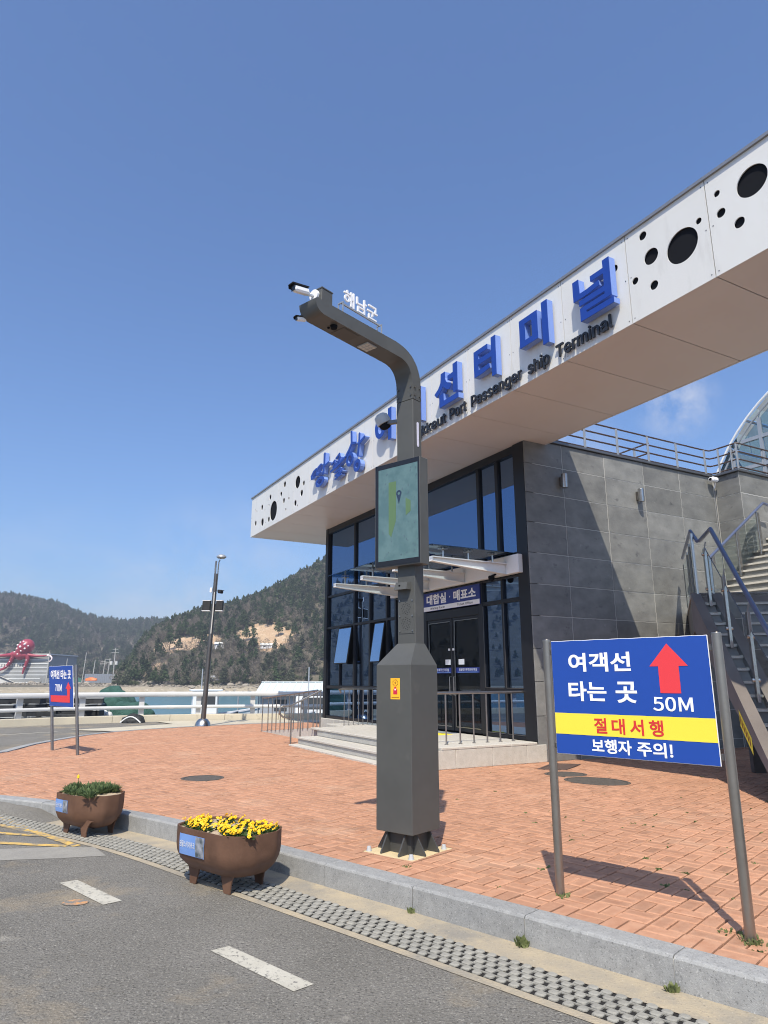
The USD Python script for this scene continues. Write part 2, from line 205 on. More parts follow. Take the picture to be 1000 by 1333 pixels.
# ------------------------------------------------------------------ materials
M = {}
def mat(name, c, c2=None, s=2.0, rough=.6, metal=0.0, spec=.5, bump=0.0, bs=60, bd=.01, detail=5, coord='object', rnd=0.0, tone=0.0, spots=None, coat=0.0, sub=None, stretch=None, rr=0.0):
    nodes = {"tc": ("texture_coordinate", {}), "geo": ("geometry", {}),
             "p": ("principled_bsdf", {"roughness": rough, "metallic": metal, "specular_ior_level": spec, "coat_weight": coat})}
    L = []; co = "tc.object" if coord == 'object' else "geo.position"
    if stretch is not None:
        nodes["mp"] = ("mapping", {"scale": stretch}); L.append((co, "mp.vector")); co = "mp.vector"
    c2 = c if c2 is None else c2
    nodes["n"] = ("noise_texture", {"scale": s, "detail": detail, "roughness": .6})
    nodes["r"] = ("rgb_ramp", {"ramp": [(0, c), (.33, c), (.67, c2), (1, c2)]})
    L += [(co, "n.vector"), ("n.fac", "r.fac")]; out = "r.color"
    if spots:
        for i, (col, sc, lo, hi) in enumerate(spots):
            nodes[f"sn{i}"] = ("noise_texture", {"scale": sc, "detail": 6.0, "roughness": .65})
            nodes[f"sr{i}"] = ("rgb_ramp", {"ramp": [(0, (0, 0, 0)), (lo, (0, 0, 0)), (hi, (1, 1, 1)), (1, (1, 1, 1))]})
            nodes[f"sb{i}"] = ("rgb_to_bw", {})
            nodes[f"sm{i}"] = ("mix_color", {"b": col})
            L += [(co, f"sn{i}.vector"), (f"sn{i}.fac", f"sr{i}.fac"), (f"sr{i}.color", f"sb{i}.color"), (f"sb{i}.val", f"sm{i}.fac"), (out, f"sm{i}.a")]
            out = f"sm{i}.result"
    if rnd or tone:
        nodes["k"] = ("math", {"math_type": "multiply_add", "value2": 2*(rnd or tone), "value3": 1-(rnd or tone)})
        nodes["h"] = ("hsv", {})
        if rnd: nodes["oi"] = ("object_info", {}); L.append(("oi.random", "k.value1"))
        else: nodes["at"] = ("attribute", {"attribute": "tone"}); L.append(("at.fac", "k.value1"))
        L += [("k.value", "h.value"), (out, "h.color")]; out = "h.color"
    L.append((out, "p.base_color"))
    if bump:
        nodes["bn"] = ("noise_texture", {"scale": bs, "detail": 4.0, "roughness": .6})
        nodes["b"] = ("bump", {"strength": bump, "distance": bd})
        L += [(co, "bn.vector"), ("bn.fac", "b.height"), ("b.normal", "p.normal")]
    if rr:
        nodes["rn"] = ("noise_texture", {"scale": s*2.3, "detail": 4.0})
        nodes["rm"] = ("math", {"math_type": "multiply_add", "value2": rr, "value3": rough-rr/2})
        L += [(co, "rn.vector"), ("rn.fac", "rm.value1"), ("rm.value", "p.roughness")]
    M[name] = usdkit.material(stage, '/World/Looks/' + name, nodes, L, surface="p.BSDF")
    return M[name]

def glassmat(name, trans, gloss, base, ior=1.5, rough=0.0):
    """thin pane: transparent and glossy mixed by the angle, with a coated base reflectance"""
    nodes = {"f": ("fresnel", {"IOR": ior}), "k": ("math", {"math_type": "maximum", "value2": base}), "t": ("transparent_bsdf", {"color": trans}),
             "g": ("glossy_bsdf", {"color": gloss, "roughness": rough}), "m": ("mix_closure", {})}
    M[name] = usdkit.material(stage, '/World/Looks/' + name, nodes, [("f.fac", "k.value1"), ("k.value", "m.fac"), ("t.BSDF", "m.closure1"), ("g.BSDF", "m.closure2")], surface="m.closure")

def leafmat(name, c, c2, s=3.0, rnd=.25, trans=.25, coord='object'):
    nodes = {"tc": ("texture_coordinate", {}), "oi": ("object_info", {}), "n": ("noise_texture", {"scale": s, "detail": 3.0}), "r": ("rgb_ramp", {"ramp": [(0, c), (.35, c), (.65, c2), (1, c2)]}),
             "k": ("math", {"math_type": "multiply_add", "value2": 2*rnd, "value3": 1-rnd}), "h": ("hsv", {}),
             "d": ("principled_bsdf", {"roughness": .7, "specular_ior_level": .2}), "t": ("translucent_bsdf", {}), "m": ("mix_closure", {"fac": trans})}
    M[name] = usdkit.material(stage, '/World/Looks/' + name, nodes, [("tc.object", "n.vector"), ("n.fac", "r.fac"), ("oi.random", "k.value1"), ("k.value", "h.value"), ("r.color", "h.color"),
        ("h.color", "d.base_color"), ("h.color", "t.color"), ("d.BSDF", "m.closure1"), ("t.BSDF", "m.closure2")], surface="m.closure")

mat('asphalt', (.150, .140, .120), (.195, .183, .160), s=1.1, rough=.9, bump=1.0, bs=60, bd=.02, spots=[((.33, .31, .27), 80, .54, .66), ((.072, .066, .057), 66, .53, .64), ((.37, .29, .18), .62, .55, .78), ((.40, .37, .31), 1.7, .66, .80)], coord='pos')
mat('asphalt_far', (.165, .16, .15), (.21, .20, .19), s=.5, rough=.9, bump=.5, bs=60, coord='pos')
mat('asphalt_seam', (.085, .080, .070), (.12, .113, .10), s=6, rough=.95, coord='pos')
mat('asphalt_patch', (.235, .222, .198), (.30, .285, .25), s=3, rough=.92, bump=.8, bs=110, coord='pos', spots=[((.14, .135, .125), 140, .55, .68)])
mat('sandy_concrete', (.40, .33, .225), (.31, .27, .205), s=5, rough=.95, bump=.8, bs=55, coord='pos', spots=[((.24, .22, .185), 2.0, .50, .66), ((.13, .12, .10), 55, .60, .70), ((.50, .44, .33), 60, .62, .70)])
mat('pale_concrete', (.50, .45, .34), (.42, .38, .30), s=1.2, rough=.93, bump=.5, bs=40, coord='pos', spots=[((.28, .26, .21), 1.5, .58, .75)])
mat('brick', (.385, .190, .110), (.455, .245, .150), s=11, rough=.88, bump=.35, bs=70, tone=.24, coord='pos', spots=[((.45, .28, .185), .9, .54, .78), ((.24, .125, .07), 24, .62, .78)])
mat('joint_sand', (.036, .027, .018), (.026, .024, .013), s=2.2, rough=1.0, bump=.5, bs=120, coord='pos')
mat('kerb_granite', (.25, .25, .243), (.315, .315, .305), s=14, rough=.75, bump=.35, bs=160, coord='pos', tone=.10, spots=[((.13, .13, .13), 85, .56, .66), ((.46, .45, .43), 95, .58, .68), ((.40, .36, .28), 2.0, .62, .8)])
mat('granite', (.47, .44, .38), (.54, .51, .45), s=10, rough=.6, bump=.2, bs=160, spots=[((.30, .28, .25), 110, .55, .66), ((.66, .63, .56), 120, .60, .70)], rnd=.05)
mat('granite_step', (.36, .35, .32), (.43, .42, .385), s=9, rough=.65, bump=.2, bs=160, spots=[((.24, .23, .21), 110, .55, .66)], rnd=.05)
mat('drain_block', (.30, .288, .25), (.24, .23, .20), s=6, rough=.85, bump=.5, bs=120, coord='pos', spots=[((.46, .30, .16), 1.3, .66, .76)])
mat('dark_pit', (.012, .011, .010), rough=1.0)
mat('white_paint', (.47, .445, .375), (.40, .375, .31), s=5, rough=.8, bump=.5, bs=60, coord='pos', spots=[((.19, .18, .16), 34, .565, .62)])
mat('yellow_paint', (.62, .40, .10), (.50, .34, .12), s=5, rough=.85, bump=.5, bs=90, coord='pos', spots=[((.20, .18, .145), 11, .46, .58)])
mat('orange_stain', (.62, .28, .09), (.45, .25, .12), s=8, rough=.9, bump=.4, bs=90, coord='pos', spots=[((.18, .17, .15), 20, .42, .54)])
mat('fascia', (.66, .655, .62), (.695, .69, .655), s=1.2, rough=.4, rnd=.02, stretch=(1, 1, .22), spots=[((.60, .59, .555), 5.0, .56, .80), ((.50, .48, .44), 16, .70, .84)])
mat('fascia_cap', (.30, .30, .30), rough=.4, metal=.6)
mat('soffit', (.66, .60, .545), (.69, .635, .58), s=1.0, rough=.45, rnd=.02)
mat('hole_dark', (.007, .008, .011), rough=.9, spec=.15)
mat('slate', (.150, .151, .145), (.225, .226, .213), s=2.1, rough=.55, spec=.4, bump=.25, bs=14, rnd=.17, detail=8, spots=[((.085, .086, .088), 3.1, .60, .74), ((.30, .30, .285), 5.0, .64, .78)], stretch=(1, 1, 1.6))
mat('grout', (.56, .55, .51), rough=.9)
mat('coping', (.16, .165, .175), rough=.4, metal=.7)
mat('black_frame', (.008, .009, .012), rough=.4, spec=.35)
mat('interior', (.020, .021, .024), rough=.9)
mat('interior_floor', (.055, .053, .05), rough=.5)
glassmat('window_glass', (.10, .13, .17), (.40, .60, .95), .36, ior=1.75)
glassmat('awning_glass', (.10, .13, .17), (.55, .75, 1.0), .60, ior=1.8)
glassmat('door_glass', (.42, .44, .46), (.6, .72, .9), .07, ior=1.5)
glassmat('clear_glass', (.80, .88, .86), (.9, .95, .95), .05, ior=1.5)
glassmat('canopy_glass', (.72, .78, .82), (.6, .75, .95), .08, ior=1.55)
glassmat('vault_glass', (.70, .79, .82), (.8, .9, .95), .08, ior=1.5)
mat('white_metal', (.78, .775, .75), (.74, .735, .71), s=2, rough=.35)
mat('steel', (.42, .41, .39), (.48, .47, .45), s=4, rough=.28, metal=1.0, rr=.12)
mat('steel_rail', (.30, .285, .27), (.36, .34, .325), s=4, rough=.30, metal=.9)
mat('steel_dark', (.15, .14, .13), (.19, .18, .17), s=3, rough=.38, metal=.85)
mat('rail_blue', (.13, .155, .24), (.16, .19, .28), s=3, rough=.3, metal=.5)
mat('rail_brown', (.085, .055, .045), rough=.5, metal=.3)
mat('post_grey', (.36, .38, .40), rough=.45, metal=.5)
mat('pole_grey', (.070, .071, .067), (.083, .084, .079), s=2.5, rough=.48, spec=.4, rr=.16, spots=[((.11, .108, .098), 4.0, .60, .85)])
mat('pole_rib', (.055, .055, .052), rough=.5)
mat('grout_sand', (.62, .50, .29), (.55, .44, .26), s=14, rough=.95, bump=.8, bs=90, coord='pos')
mat('cap_white', (.40, .41, .42), rough=.5)
mat('screen_bezel', (.010, .010, .012), rough=.25)
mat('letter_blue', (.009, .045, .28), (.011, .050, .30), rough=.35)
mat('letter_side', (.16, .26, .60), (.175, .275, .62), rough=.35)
mat('letter_black', (.014, .015, .018), rough=.45)
mat('sign_blue', (.011, .060, .325), (.012, .064, .34), s=1.5, rough=.45)
mat('sign_blue_dark', (.012, .030, .20), rough=.45)
mat('sign_white', (.82, .82, .83), rough=.5)
mat('sign_red', (.74, .045, .055), rough=.5)
mat('sign_red_text', (.62, .035, .03), rough=.5)
mat('sign_yellow', (.86, .69, .055), rough=.5)
mat('sticker_orange', (.90, .46, .02), rough=.5)
mat('sticker_red', (.55, .02, .05), rough=.5)
mat('sticker_brown', (.22, .07, .01), rough=.5)
mat('ink', (.02, .02, .02), rough=.6)
mat('label_blue', (.13, .25, .56), (.17, .30, .60), s=6, rough=.5)
mat('label_pic', (.35, .36, .40), (.06, .08, .09), s=14, rough=.5)
mat('corten', (.098, .050, .030), (.138, .072, .044), s=6, rough=.74, spec=.35, bump=.15, bs=60, spots=[((.16, .10, .07), 9, .66, .8)])
mat('soil', (.46, .37, .26), (.34, .26, .17), s=24, rough=1.0, bump=1.0, bs=70)
mat('petal', (.92, .60, .012), (.88, .50, .008), s=30, rough=.6)
mat('steel_post', (.30, .275, .24), (.36, .33, .29), s=4, rough=.34, metal=.9, rr=.1)
mat('petal_dark', (.16, .04, .01), rough=.7)
mat('petal_white', (.75, .72, .66), rough=.7)
leafmat('leaf', (.045, .085, .025), (.085, .14, .045), s=40, rnd=.15)
leafmat('weed', (.13, .16, .06), (.19, .21, .09), s=30, rnd=.1)
leafmat('leaf_grey', (.085, .13, .05), (.15, .20, .085), s=40, rnd=.15)
mat('manhole', (.070, .060, .050), (.105, .09, .074), s=12, rough=.8, bump=.8, bs=60, coord='pos')
mat('rusty_plate', (.085, .055, .045), (.11, .07, .055), s=6, rough=.7, bump=.4, bs=60, coord='pos')
mat('barrier', (.53, .475, .365), (.46, .415, .325), s=1.4, rough=.9, bump=.4, bs=30, coord='pos', spots=[((.30, .27, .21), 3.0, .60, .78)])
mat('guard_white', (.58, .58, .57), (.52, .525, .52), s=1.5, rough=.42, rnd=.03)
mat('water', (.075, .175, .200), (.085, .190, .215), s=.05, rough=.22, spec=.35, bump=.5, bs=1.3, bd=.10, coord='pos')
mat('hill_ground', (.125, .105, .072), (.085, .080, .052), s=.06, rough=1.0, coord='pos', spots=[((.19, .165, .13), .11, .55, .7)])
mat('cut_earth', (.48, .345, .215), (.40, .26, .15), s=.15, rough=1.0, bump=1.0, bs=.9, bd=.6, coord='pos', spots=[((.56, .46, .34), .4, .55, .7), ((.24, .18, .11), .7, .58, .7)])
mat('shore', (.36, .30, .21), (.27, .235, .17), s=.25, rough=1.0, bump=1.0, bs=1.2, bd=.5, coord='pos', spots=[((.47, .41, .32), .8, .55, .68)])
mat('rock', (.24, .205, .16), (.34, .30, .24), s=.4, rough=.95, bump=.8, bs=2.5, bd=.3, rnd=.2)
mat('far_wall', (.22, .225, .22), (.26, .265, .255), s=.3, rough=.8)
mat('far_line', (.60, .61, .60), rough=.8)
mat('far_dark', (.045, .05, .055), rough=.5)
mat('far_light', (.55, .54, .50), rough=.8)
mat('far_brick', (.30, .17, .12), rough=.9)
mat('octopus', (.27, .032, .055), (.33, .045, .07), s=.5, rough=.4)
mat('octopus_white', (.75, .62, .62), rough=.5)
mat('concrete_pole', (.40, .39, .36), rough=.9)
mat('fence_grey', (.20, .22, .25), rough=.6)
mat('fence_green', (.05, .16, .12), rough=.6)
mat('roof_blue', (.52, .62, .64), (.58, .67, .69), s=1.0, rough=.45)
mat('hull_grey', (.32, .34, .37), rough=.5)
mat('hull_white', (.72, .73, .73), rough=.4)
mat('net_green', (.020, .068, .055), (.040, .105, .085), s=5, rough=.9, bump=1.0, bs=22, bd=.05, coord='pos')
mat('gear_black', (.012, .013, .014), (.03, .032, .034), s=6, rough=.7, rnd=.3)
mat('gear_grey', (.30, .31, .31), rough=.7, rnd=.3)
mat('buoy_white', (.68, .68, .66), rough=.6, rnd=.15)
mat('buoy_orange', (.70, .16, .03), rough=.5)
mat('bark', (.085, .062, .045), (.12, .09, .065), s=2, rough=1.0)
leafmat('pine_leaf', (.036, .056, .022), (.064, .090, .036), s=.35, rnd=.32, trans=.12)
leafmat('pine_leaf_pale', (.066, .076, .042), (.10, .105, .062), s=.35, rnd=.30, trans=.12)
leafmat('twig', (.155, .128, .096), (.21, .18, .14), s=.4, rnd=.25, trans=.05)
leafmat('shrub_leaf', (.052, .068, .028), (.095, .105, .048), s=.4, rnd=.30, trans=.12)
M['screen'] = usdkit.material(stage, '/World/Looks/screen', {"tc": ("texture_coordinate", {}), "n": ("noise_texture", {"scale": 7.0, "detail": 3.0}), "r": ("rgb_ramp", {"ramp": [(0, (.066, .122, .122)), (.4, (.072, .134, .132)), (.6, (.10, .17, .165)), (1, (.105, .175, .17))]}),
    "p": ("principled_bsdf", {"roughness": .12, "specular_ior_level": .5, "coat_weight": .6, "emission_strength": .05})}, [("tc.object", "n.vector"), ("n.fac", "r.fac"), ("r.color", "p.base_color"), ("r.color", "p.emission_color")], surface="p.BSDF")
mat('screen_green', (.10, .17, .075), rough=.2)
mat('screen_pin', (.025, .04, .07), rough=.2)
mat('screen_mark', (.085, .13, .15), rough=.2)
M['led'] = usdkit.material(stage, '/World/Looks/led', {"p": ("principled_bsdf", {"base_color": (.62, .60, .70), "roughness": .4})}, [], surface="p.BSDF")

# ------------------------------------------------------------------ the building's own frame: x to the right along the glass front, y into the building
BU, BV = np.array([-.48357, .87530]), np.array([.87530, .48357])
BO = 10.27*BU + 9.05*BV
BROT = math.degrees(math.atan2(-BU[1], -BU[0]))
def bw(x, y): p = BO - x*BU + y*BV; return (float(p[0]), float(p[1]))
def local(P, ang, org):                                             # world points into a frame turned by ang degrees
    a = math.radians(ang); P = np.asarray(P, float)-np.asarray(org, float)
    return np.stack([P[..., 0]*math.cos(a)+P[..., 1]*math.sin(a), -P[..., 0]*math.sin(a)+P[..., 1]*math.cos(a)], -1)
def ss(a, b, x):
    t = np.clip((np.asarray(x, float)-a)/(b-a), 0, 1); return t*t*(3-2*t)
def road_z(x, y):
    x, y = np.asarray(x, float), np.asarray(y, float)
    return np.maximum(-.17 + .115*ss(-3.3, -6.8, x)*ss(6.5, 9.0, y), -.17 + .14*ss(11, 16, y))

def drape(P, dz, m, name, parent=None, size=.5, zf=road_z, **k):
    b = MB()
    for g in (list(P.geoms) if hasattr(P, 'geoms') else [P]):
        v, f = trimesh.creation.triangulate_polygon(g, engine='earcut')
        v, f = trimesh.remesh.subdivide_to_size(np.column_stack([v, np.zeros(len(v))]), f, size, max_iter=12)
        b.add(np.column_stack([v[:, :2], zf(v[:, 0], v[:, 1])+dz]), f)
    v, f = b.mesh
    n = np.cross(v[f[:, 1]]-v[f[:, 0]], v[f[:, 2]]-v[f[:, 0]])[:, 2]; f[n < 0] = f[n < 0][:, ::-1]
    return obj(name, (v, f), m, parent, **k)

# ------------------------------------------------------------------ ground, road, water
QUAY = [(-120, -74), (-50, -8), (-16.2, 26.5), (-12.2, 31.5), (-9.9, 31.2), (-8.7, 27.2), (-6.7, 28.0), (-4.3, 28.4), (45, 31.5), (140, 40)]
land = Polygon(QUAY + [(140, -120), (-120, -120)])
near = land.intersection(sbox(-26, -5, 14, 32))
drape(near, 0, 'asphalt', 'road', size=.9, kind='structure')
drape(land.difference(sbox(-26, -5, 14, 32)), -.002, 'asphalt_far', 'ground', size=9.0, kind='structure')
quay_edge = MB()
for a, b_ in zip(QUAY[:-1], QUAY[1:]):
    quay_edge.quad((*b_, -.03), (*a, -.03), (*a, -6), (*b_, -6))
obj('quay_wall', quay_edge.mesh, 'pale_concrete', kind='structure')
WZ = -2.4
v = np.array([(-1380, -680, WZ), (1380, -680, WZ), (1380, 1280, WZ), (-1380, 1280, WZ)])
obj('water', (v, [(0, 1, 2, 3)]), 'water', kind='structure')
obj('seabed', (v*[1, 1, 0]+[0, 0, -9], [(0, 1, 2, 3)]), 'joint_sand', kind='structure')

# ------------------------------------------------------------------ kerb along the near edge of the pavement
from scipy.interpolate import CubicSpline
KF = np.array([(-9.6, 11.7), (-7.4, 10.55), (-5.19, 9.52), (-3.10, 8.46), (-.916, 6.603), (.32, 5.47), (1.558, 4.315), (3.0, 2.98), (4.6, 1.5)])
_s = np.concatenate([[0], np.cumsum(np.linalg.norm(np.diff(KF, axis=0), axis=1))])
_kx, _ky = CubicSpline(_s, KF[:, 0]), CubicSpline(_s, KF[:, 1])
KL = _s[-1]
def K(s, off=0.0):
    """point on the kerb's front edge; off > 0 towards the road"""
    p = np.array([_kx(s), _ky(s)]); t = np.array([_kx(s, 1), _ky(s, 1)]); t /= np.linalg.norm(t)
    return p + off*np.array([t[1], -t[0]])
ts = np.linspace(0, KL, 800); kpts = np.array([K(s) for s in ts])
s_ref = ts[np.argmin(np.linalg.norm(kpts-np.array([.204, 5.549]), axis=1))]
kerb = thing('kerb', kind='structure')
KW = .185
def swept(prof, s0, s1, n, zadd=lambda p: 0):
    """profile points (off, z) swept along the kerb curve"""
    V, F = [], []
    for i in range(n+1):
        s = s0+(s1-s0)*i/n
        for o, z in prof:
            p = K(s, o); V.append((p[0], p[1], z))
    m = len(prof)
    for i in range(n):
        for j in range(m):
            k = (j+1) % m; F.append((i*m+j, (i+1)*m+j, (i+1)*m+k, i*m+k))
    V = np.array(V); tri = [(0, j, j+1) for j in range(1, m-1)] + [(n*m, n*m+j+1, n*m+j) for j in range(1, m-1)]
    b = MB().add(V, F); b.add(V, np.array(tri)); return b.mesh
prof = [(-KW, -.26), (-KW, .004), (-.022, .006), (-.008, .001), (-.0015, -.010), (.004, -.26)]
pitch, n0 = .955, int((s_ref)//.955)
joints = [s_ref + (i-n0)*pitch for i in range(0, int(KL/pitch)+1)]
for a, b_ in zip(joints[:-1], joints[1:]):
    if a < 0 or b_ > KL: continue
    dz = RNG.normal(0, .0016); do = RNG.normal(0, .0025)
    obj('kerb_stone', swept([(o+do, z+dz) for o, z in prof], a+.0035, b_-.0035, 3), 'kerb_granite', kerb, tone=RNG.random())
obj('joint_filler', swept([(-KW+.01, -.25), (-KW+.01, -.004), (-.03, -.004), (-.008, -.02), (-.008, -.25)], .02, KL-.02, 40), 'grout', kerb)

# gutter strip, drain channel with its cast blocks
def strip(o0, o1, s0=.05, s1=None, n=90):
    s1 = s1 or KL-.05
    q = [K(s0+(s1-s0)*i/n, o0) for i in range(n+1)]; r = [K(s0+(s1-s0)*i/n, o1) for i in range(n+1)]
    return Polygon(q + r[::-1])
drape(strip(.0, .262), .005, 'sandy_concrete', 'gutter', size=.5, kind='structure')
drape(strip(.585, .655), .004, 'sandy_concrete', 'gutter', size=.5, kind='structure')
drain = thing('drain_channel', 'long gutter grating of pale cast blocks running between the kerb and the road', 'drain')
drape(strip(.255, .59), .0015, 'dark_pit', 'pit', drain, size=.5)
def lug(b, c, t, nrm, l, w, h, z):
    c = np.asarray(c); V = []
    for zz, k in ((z, 1.0), (z+h*.55, 1.0), (z+h, .66)):
        for a, d in ((-1, -.45), (-.55, -1), (.55, -1), (1, -.45), (1, .45), (.55, 1), (-.55, 1), (-1, .45)):
            p = c + t*a*l*k/2 + nrm*d*w*k/2; V.append((p[0], p[1], zz))
    F = [(i, (i+1) % 8, 8+(i+1) % 8, 8+i) for i in range(8)] + [(8+i, 8+(i+1) % 8, 16+(i+1) % 8, 16+i) for i in range(8)]
    b.add(np.array(V), F); b.add(np.array(V), [(16, 16+j, 16+j+1) for j in range(1, 7)])
s0 = 2.0; unit = .4975; ui = 0
while s0+unit < KL-.3:
    b = MB()
    rows = 5
    for r in range(rows):
        o = .285 + r*.068
        for c in range(6):
            s = s0 + (c+.25+.5*(r % 2))*unit/6
            p = K(s, o); t = K(s+.01, o)-K(s-.01, o); t /= np.linalg.norm(t); nr = np.array([t[1], -t[0]])
            j = RNG.normal(0, .002, 3)
            lug(b, p+j[:2], t, nr, .056, .048, .011+j[2]*.5, float(road_z(p[0], p[1]))+.004)
    for r in range(rows-1):                                          # thin webs that tie the rows together
        for q in range(3):
            sa, sb_ = s0+unit*q/3+.004, s0+unit*(q+1)/3-.004; o = .285+(r+.5)*.068
            pa, pb = K(sa, o), K(sb_, o); z = float(road_z(*pa))
            b.bar((*pa, z+.004), (*pb, z+.004), .010, .008)
    for q in range(6):
        s = s0+(q+.02)*unit/6; pa, pb = K(s, .262), K(s, .578); z = float(road_z(*pa))
        b.bar((*pa, z+.004), (*pb, z+.004), .012, .009)
    obj('grate_cover', b.mesh, 'drain_block', drain)
    s0 += unit+.004

# markings and patches on the near road
def marking(name, pts, m, dz=.004, size=.5, **k): return drape(Polygon(pts), dz, m, name, size=size, **k)
marking('road_marking', [(-2.735, 6.308), (-2.62, 6.395), (-2.030, 5.835), (-2.135, 5.735)], 'white_paint', kind='structure')
marking('road_marking', [(-1.095, 4.835), (-.995, 4.915), (-.395, 4.350), (-.497, 4.258)], 'white_paint', kind='structure')
marking('asphalt_patch', [(-6.6, 8.2), (-5.3, 7.75), (-3.9, 7.47), (-3.25, 7.60), (-2.95, 7.56), (-2.70, 7.22), (-3.1, 7.12), (-3.66, 7.04), (-5.2, 7.30), (-6.6, 7.65)], 'asphalt_patch', .003, kind='structure')
def stroke(a, b, w): return list(LineString([a, b]).buffer(w/2, cap_style=2).exterior.coords)[:-1]
for a, b_, w in (((-6.0, 10.06), (-3.15, 7.60), .085), ((-6.1, 8.05), (-3.25, 7.60), .085), ((-5.6, 9.05), (-4.0, 8.30), .08), ((-5.3, 8.30), (-3.75, 8.06), .08)):
    marking('road_marking', stroke(a, b_, w), 'yellow_paint', .0065, kind='structure')
marking('road_marking', [(-2.37+.10*math.cos(t), 5.79+.075*math.sin(t)) for t in np.linspace(0, 6.28, 14)[:-1]], 'orange_stain', .0045, kind='structure')
# raised asphalt ramp at the lowered kerb
rb = MB(); V = []; F = []; n = 22
for i in range(n+1):
    s = 3.2 + 3.15*i/n; e = min(1, i/4, (n-i)/3)
    for j, (o, h) in enumerate(((.004, .075), (.10, .07), (.19, .045), (.26, .006))):
        p = K(s, o+RNG.normal(0, .008)); V.append((p[0], p[1], float(road_z(p[0], p[1]))+.006+h*e+RNG.normal(0, .004)*e))
for i in range(n):
    for j in range(3): F.append((i*4+j, (i)*4+j+1, (i+1)*4+j+1, (i+1)*4+j))
obj('asphalt_ramp', (np.array(V), F), 'asphalt', smooth=60, kind='structure')

# ------------------------------------------------------------------ brick pavement
kback = [tuple(K(s, -KW-.004)) for s in np.linspace(.1, KL-.1, 70)]
FAR = [(12, .5), (13, 9), (11.5, 18), (4, 28), (-.5, 26.2), (-2.6, 25.6), (-4.6, 24.7), (-6.15, 23.35), (-7.35, 22.0), (-8.0, 20.9), (-8.3, 19.6), (-8.38, 18.0), (-8.36, 16.8), (-8.13, 15.2), (-8.3, 14.0), (-9.0, 12.7)]
plaza = Polygon(kback + FAR).buffer(0)
edge_line = LineString(FAR[4:])
bframe = lambda pts: Polygon([bw(*p) for p in pts])
solid = unary_union([bframe([(-9.95, .02), (0, .02), (0, 14), (-9.95, 14)]), bframe([(-9.9, -2.0), (0.0, -2.0), (0, .1), (-9.9, .1)]), bframe([(-5.36, -2.93), (0.0, -2.93), (0, -1.9), (-5.36, -1.9)])])
hole_patches = []
pavement = thing('pavement', kind='structure')
bed = plaza.difference(solid.buffer(-.05))
sheet(plaza, -.021, 'joint_sand', 'sand_bed', pavement)
PC = np.array([.221, 6.723]); PROT = -40.0
def rot2(pts, deg, c): a = math.radians(deg); return [(c[0]+x*math.cos(a)-y*math.sin(a), c[1]+x*math.sin(a)+y*math.cos(a)) for x, y in pts]
sand_sq = Polygon(rot2([(-.285, -.31), (.285, -.31), (.285, .30), (-.285, .30)], PROT, PC))
mh = Point(-2.83, 11.3).buffer(.33, 24)
mh2 = affinity.rotate(affinity.scale(Point(3.22, 10.97).buffer(.5, 24), 1.0, .8), -40)
mh3 = affinity.scale(Point(2.95, 11.75).buffer(.34, 24), 1.0, .9)
plate = Polygon([(2.62, 12.35), (3.10, 12.25), (3.55, 13.0), (3.06, 13.15)])
edge_band = edge_line.buffer(.17, cap_style=2, single_sided=False)
usable = plaza.difference(unary_union([solid, sand_sq, mh, mh2, mh3, plate, edge_band])).buffer(-.002)
kd = np.array([.734, -.679]); kd /= np.linalg.norm(kd); kn = np.array([-kd[1], kd[0]])      # along the kerb, away from it
Bp = .2275; borg = np.array([.204, 5.549]) + kn*(KW+.008)
from shapely.prepared import prep
pu = prep(usable)
def brick_box(c, ang, l, w, top, tilt):
    """chamfered paving brick"""
    ca, sa = math.cos(ang), math.sin(ang); V = []
    for hl, hw, z in ((l/2, w/2, -.03), (l/2, w/2, top-.005), (l/2-.006, w/2-.006, top)):
        for sx, sy in ((-1, -1), (1, -1), (1, 1), (-1, 1)):
            x, y = sx*hl, sy*hw; V.append((c[0]+x*ca-y*sa, c[1]+x*sa+y*ca, z+x*tilt[0]+y*tilt[1]))
    for sx, sy in ((-1, -1), (1, -1), (1, 1), (-1, 1)):
        x, y = sx*(l/2-w*.30), sy*w*.20; V.append((c[0]+x*ca-y*sa, c[1]+x*sa+y*ca, top-.0007+x*tilt[0]+y*tilt[1]))
    F = [(12, 13, 14, 15)] + [(q*4+i, q*4+(i+1) % 4, q*4+4+(i+1) % 4, q*4+4+i) for q in range(3) for i in range(4)]
    return np.array(V), np.array(F)
BT = np.array([.10]*8+[.14]*4+[-.22]*4)
bricks = []
ang0 = math.atan2(kd[1], kd[0])
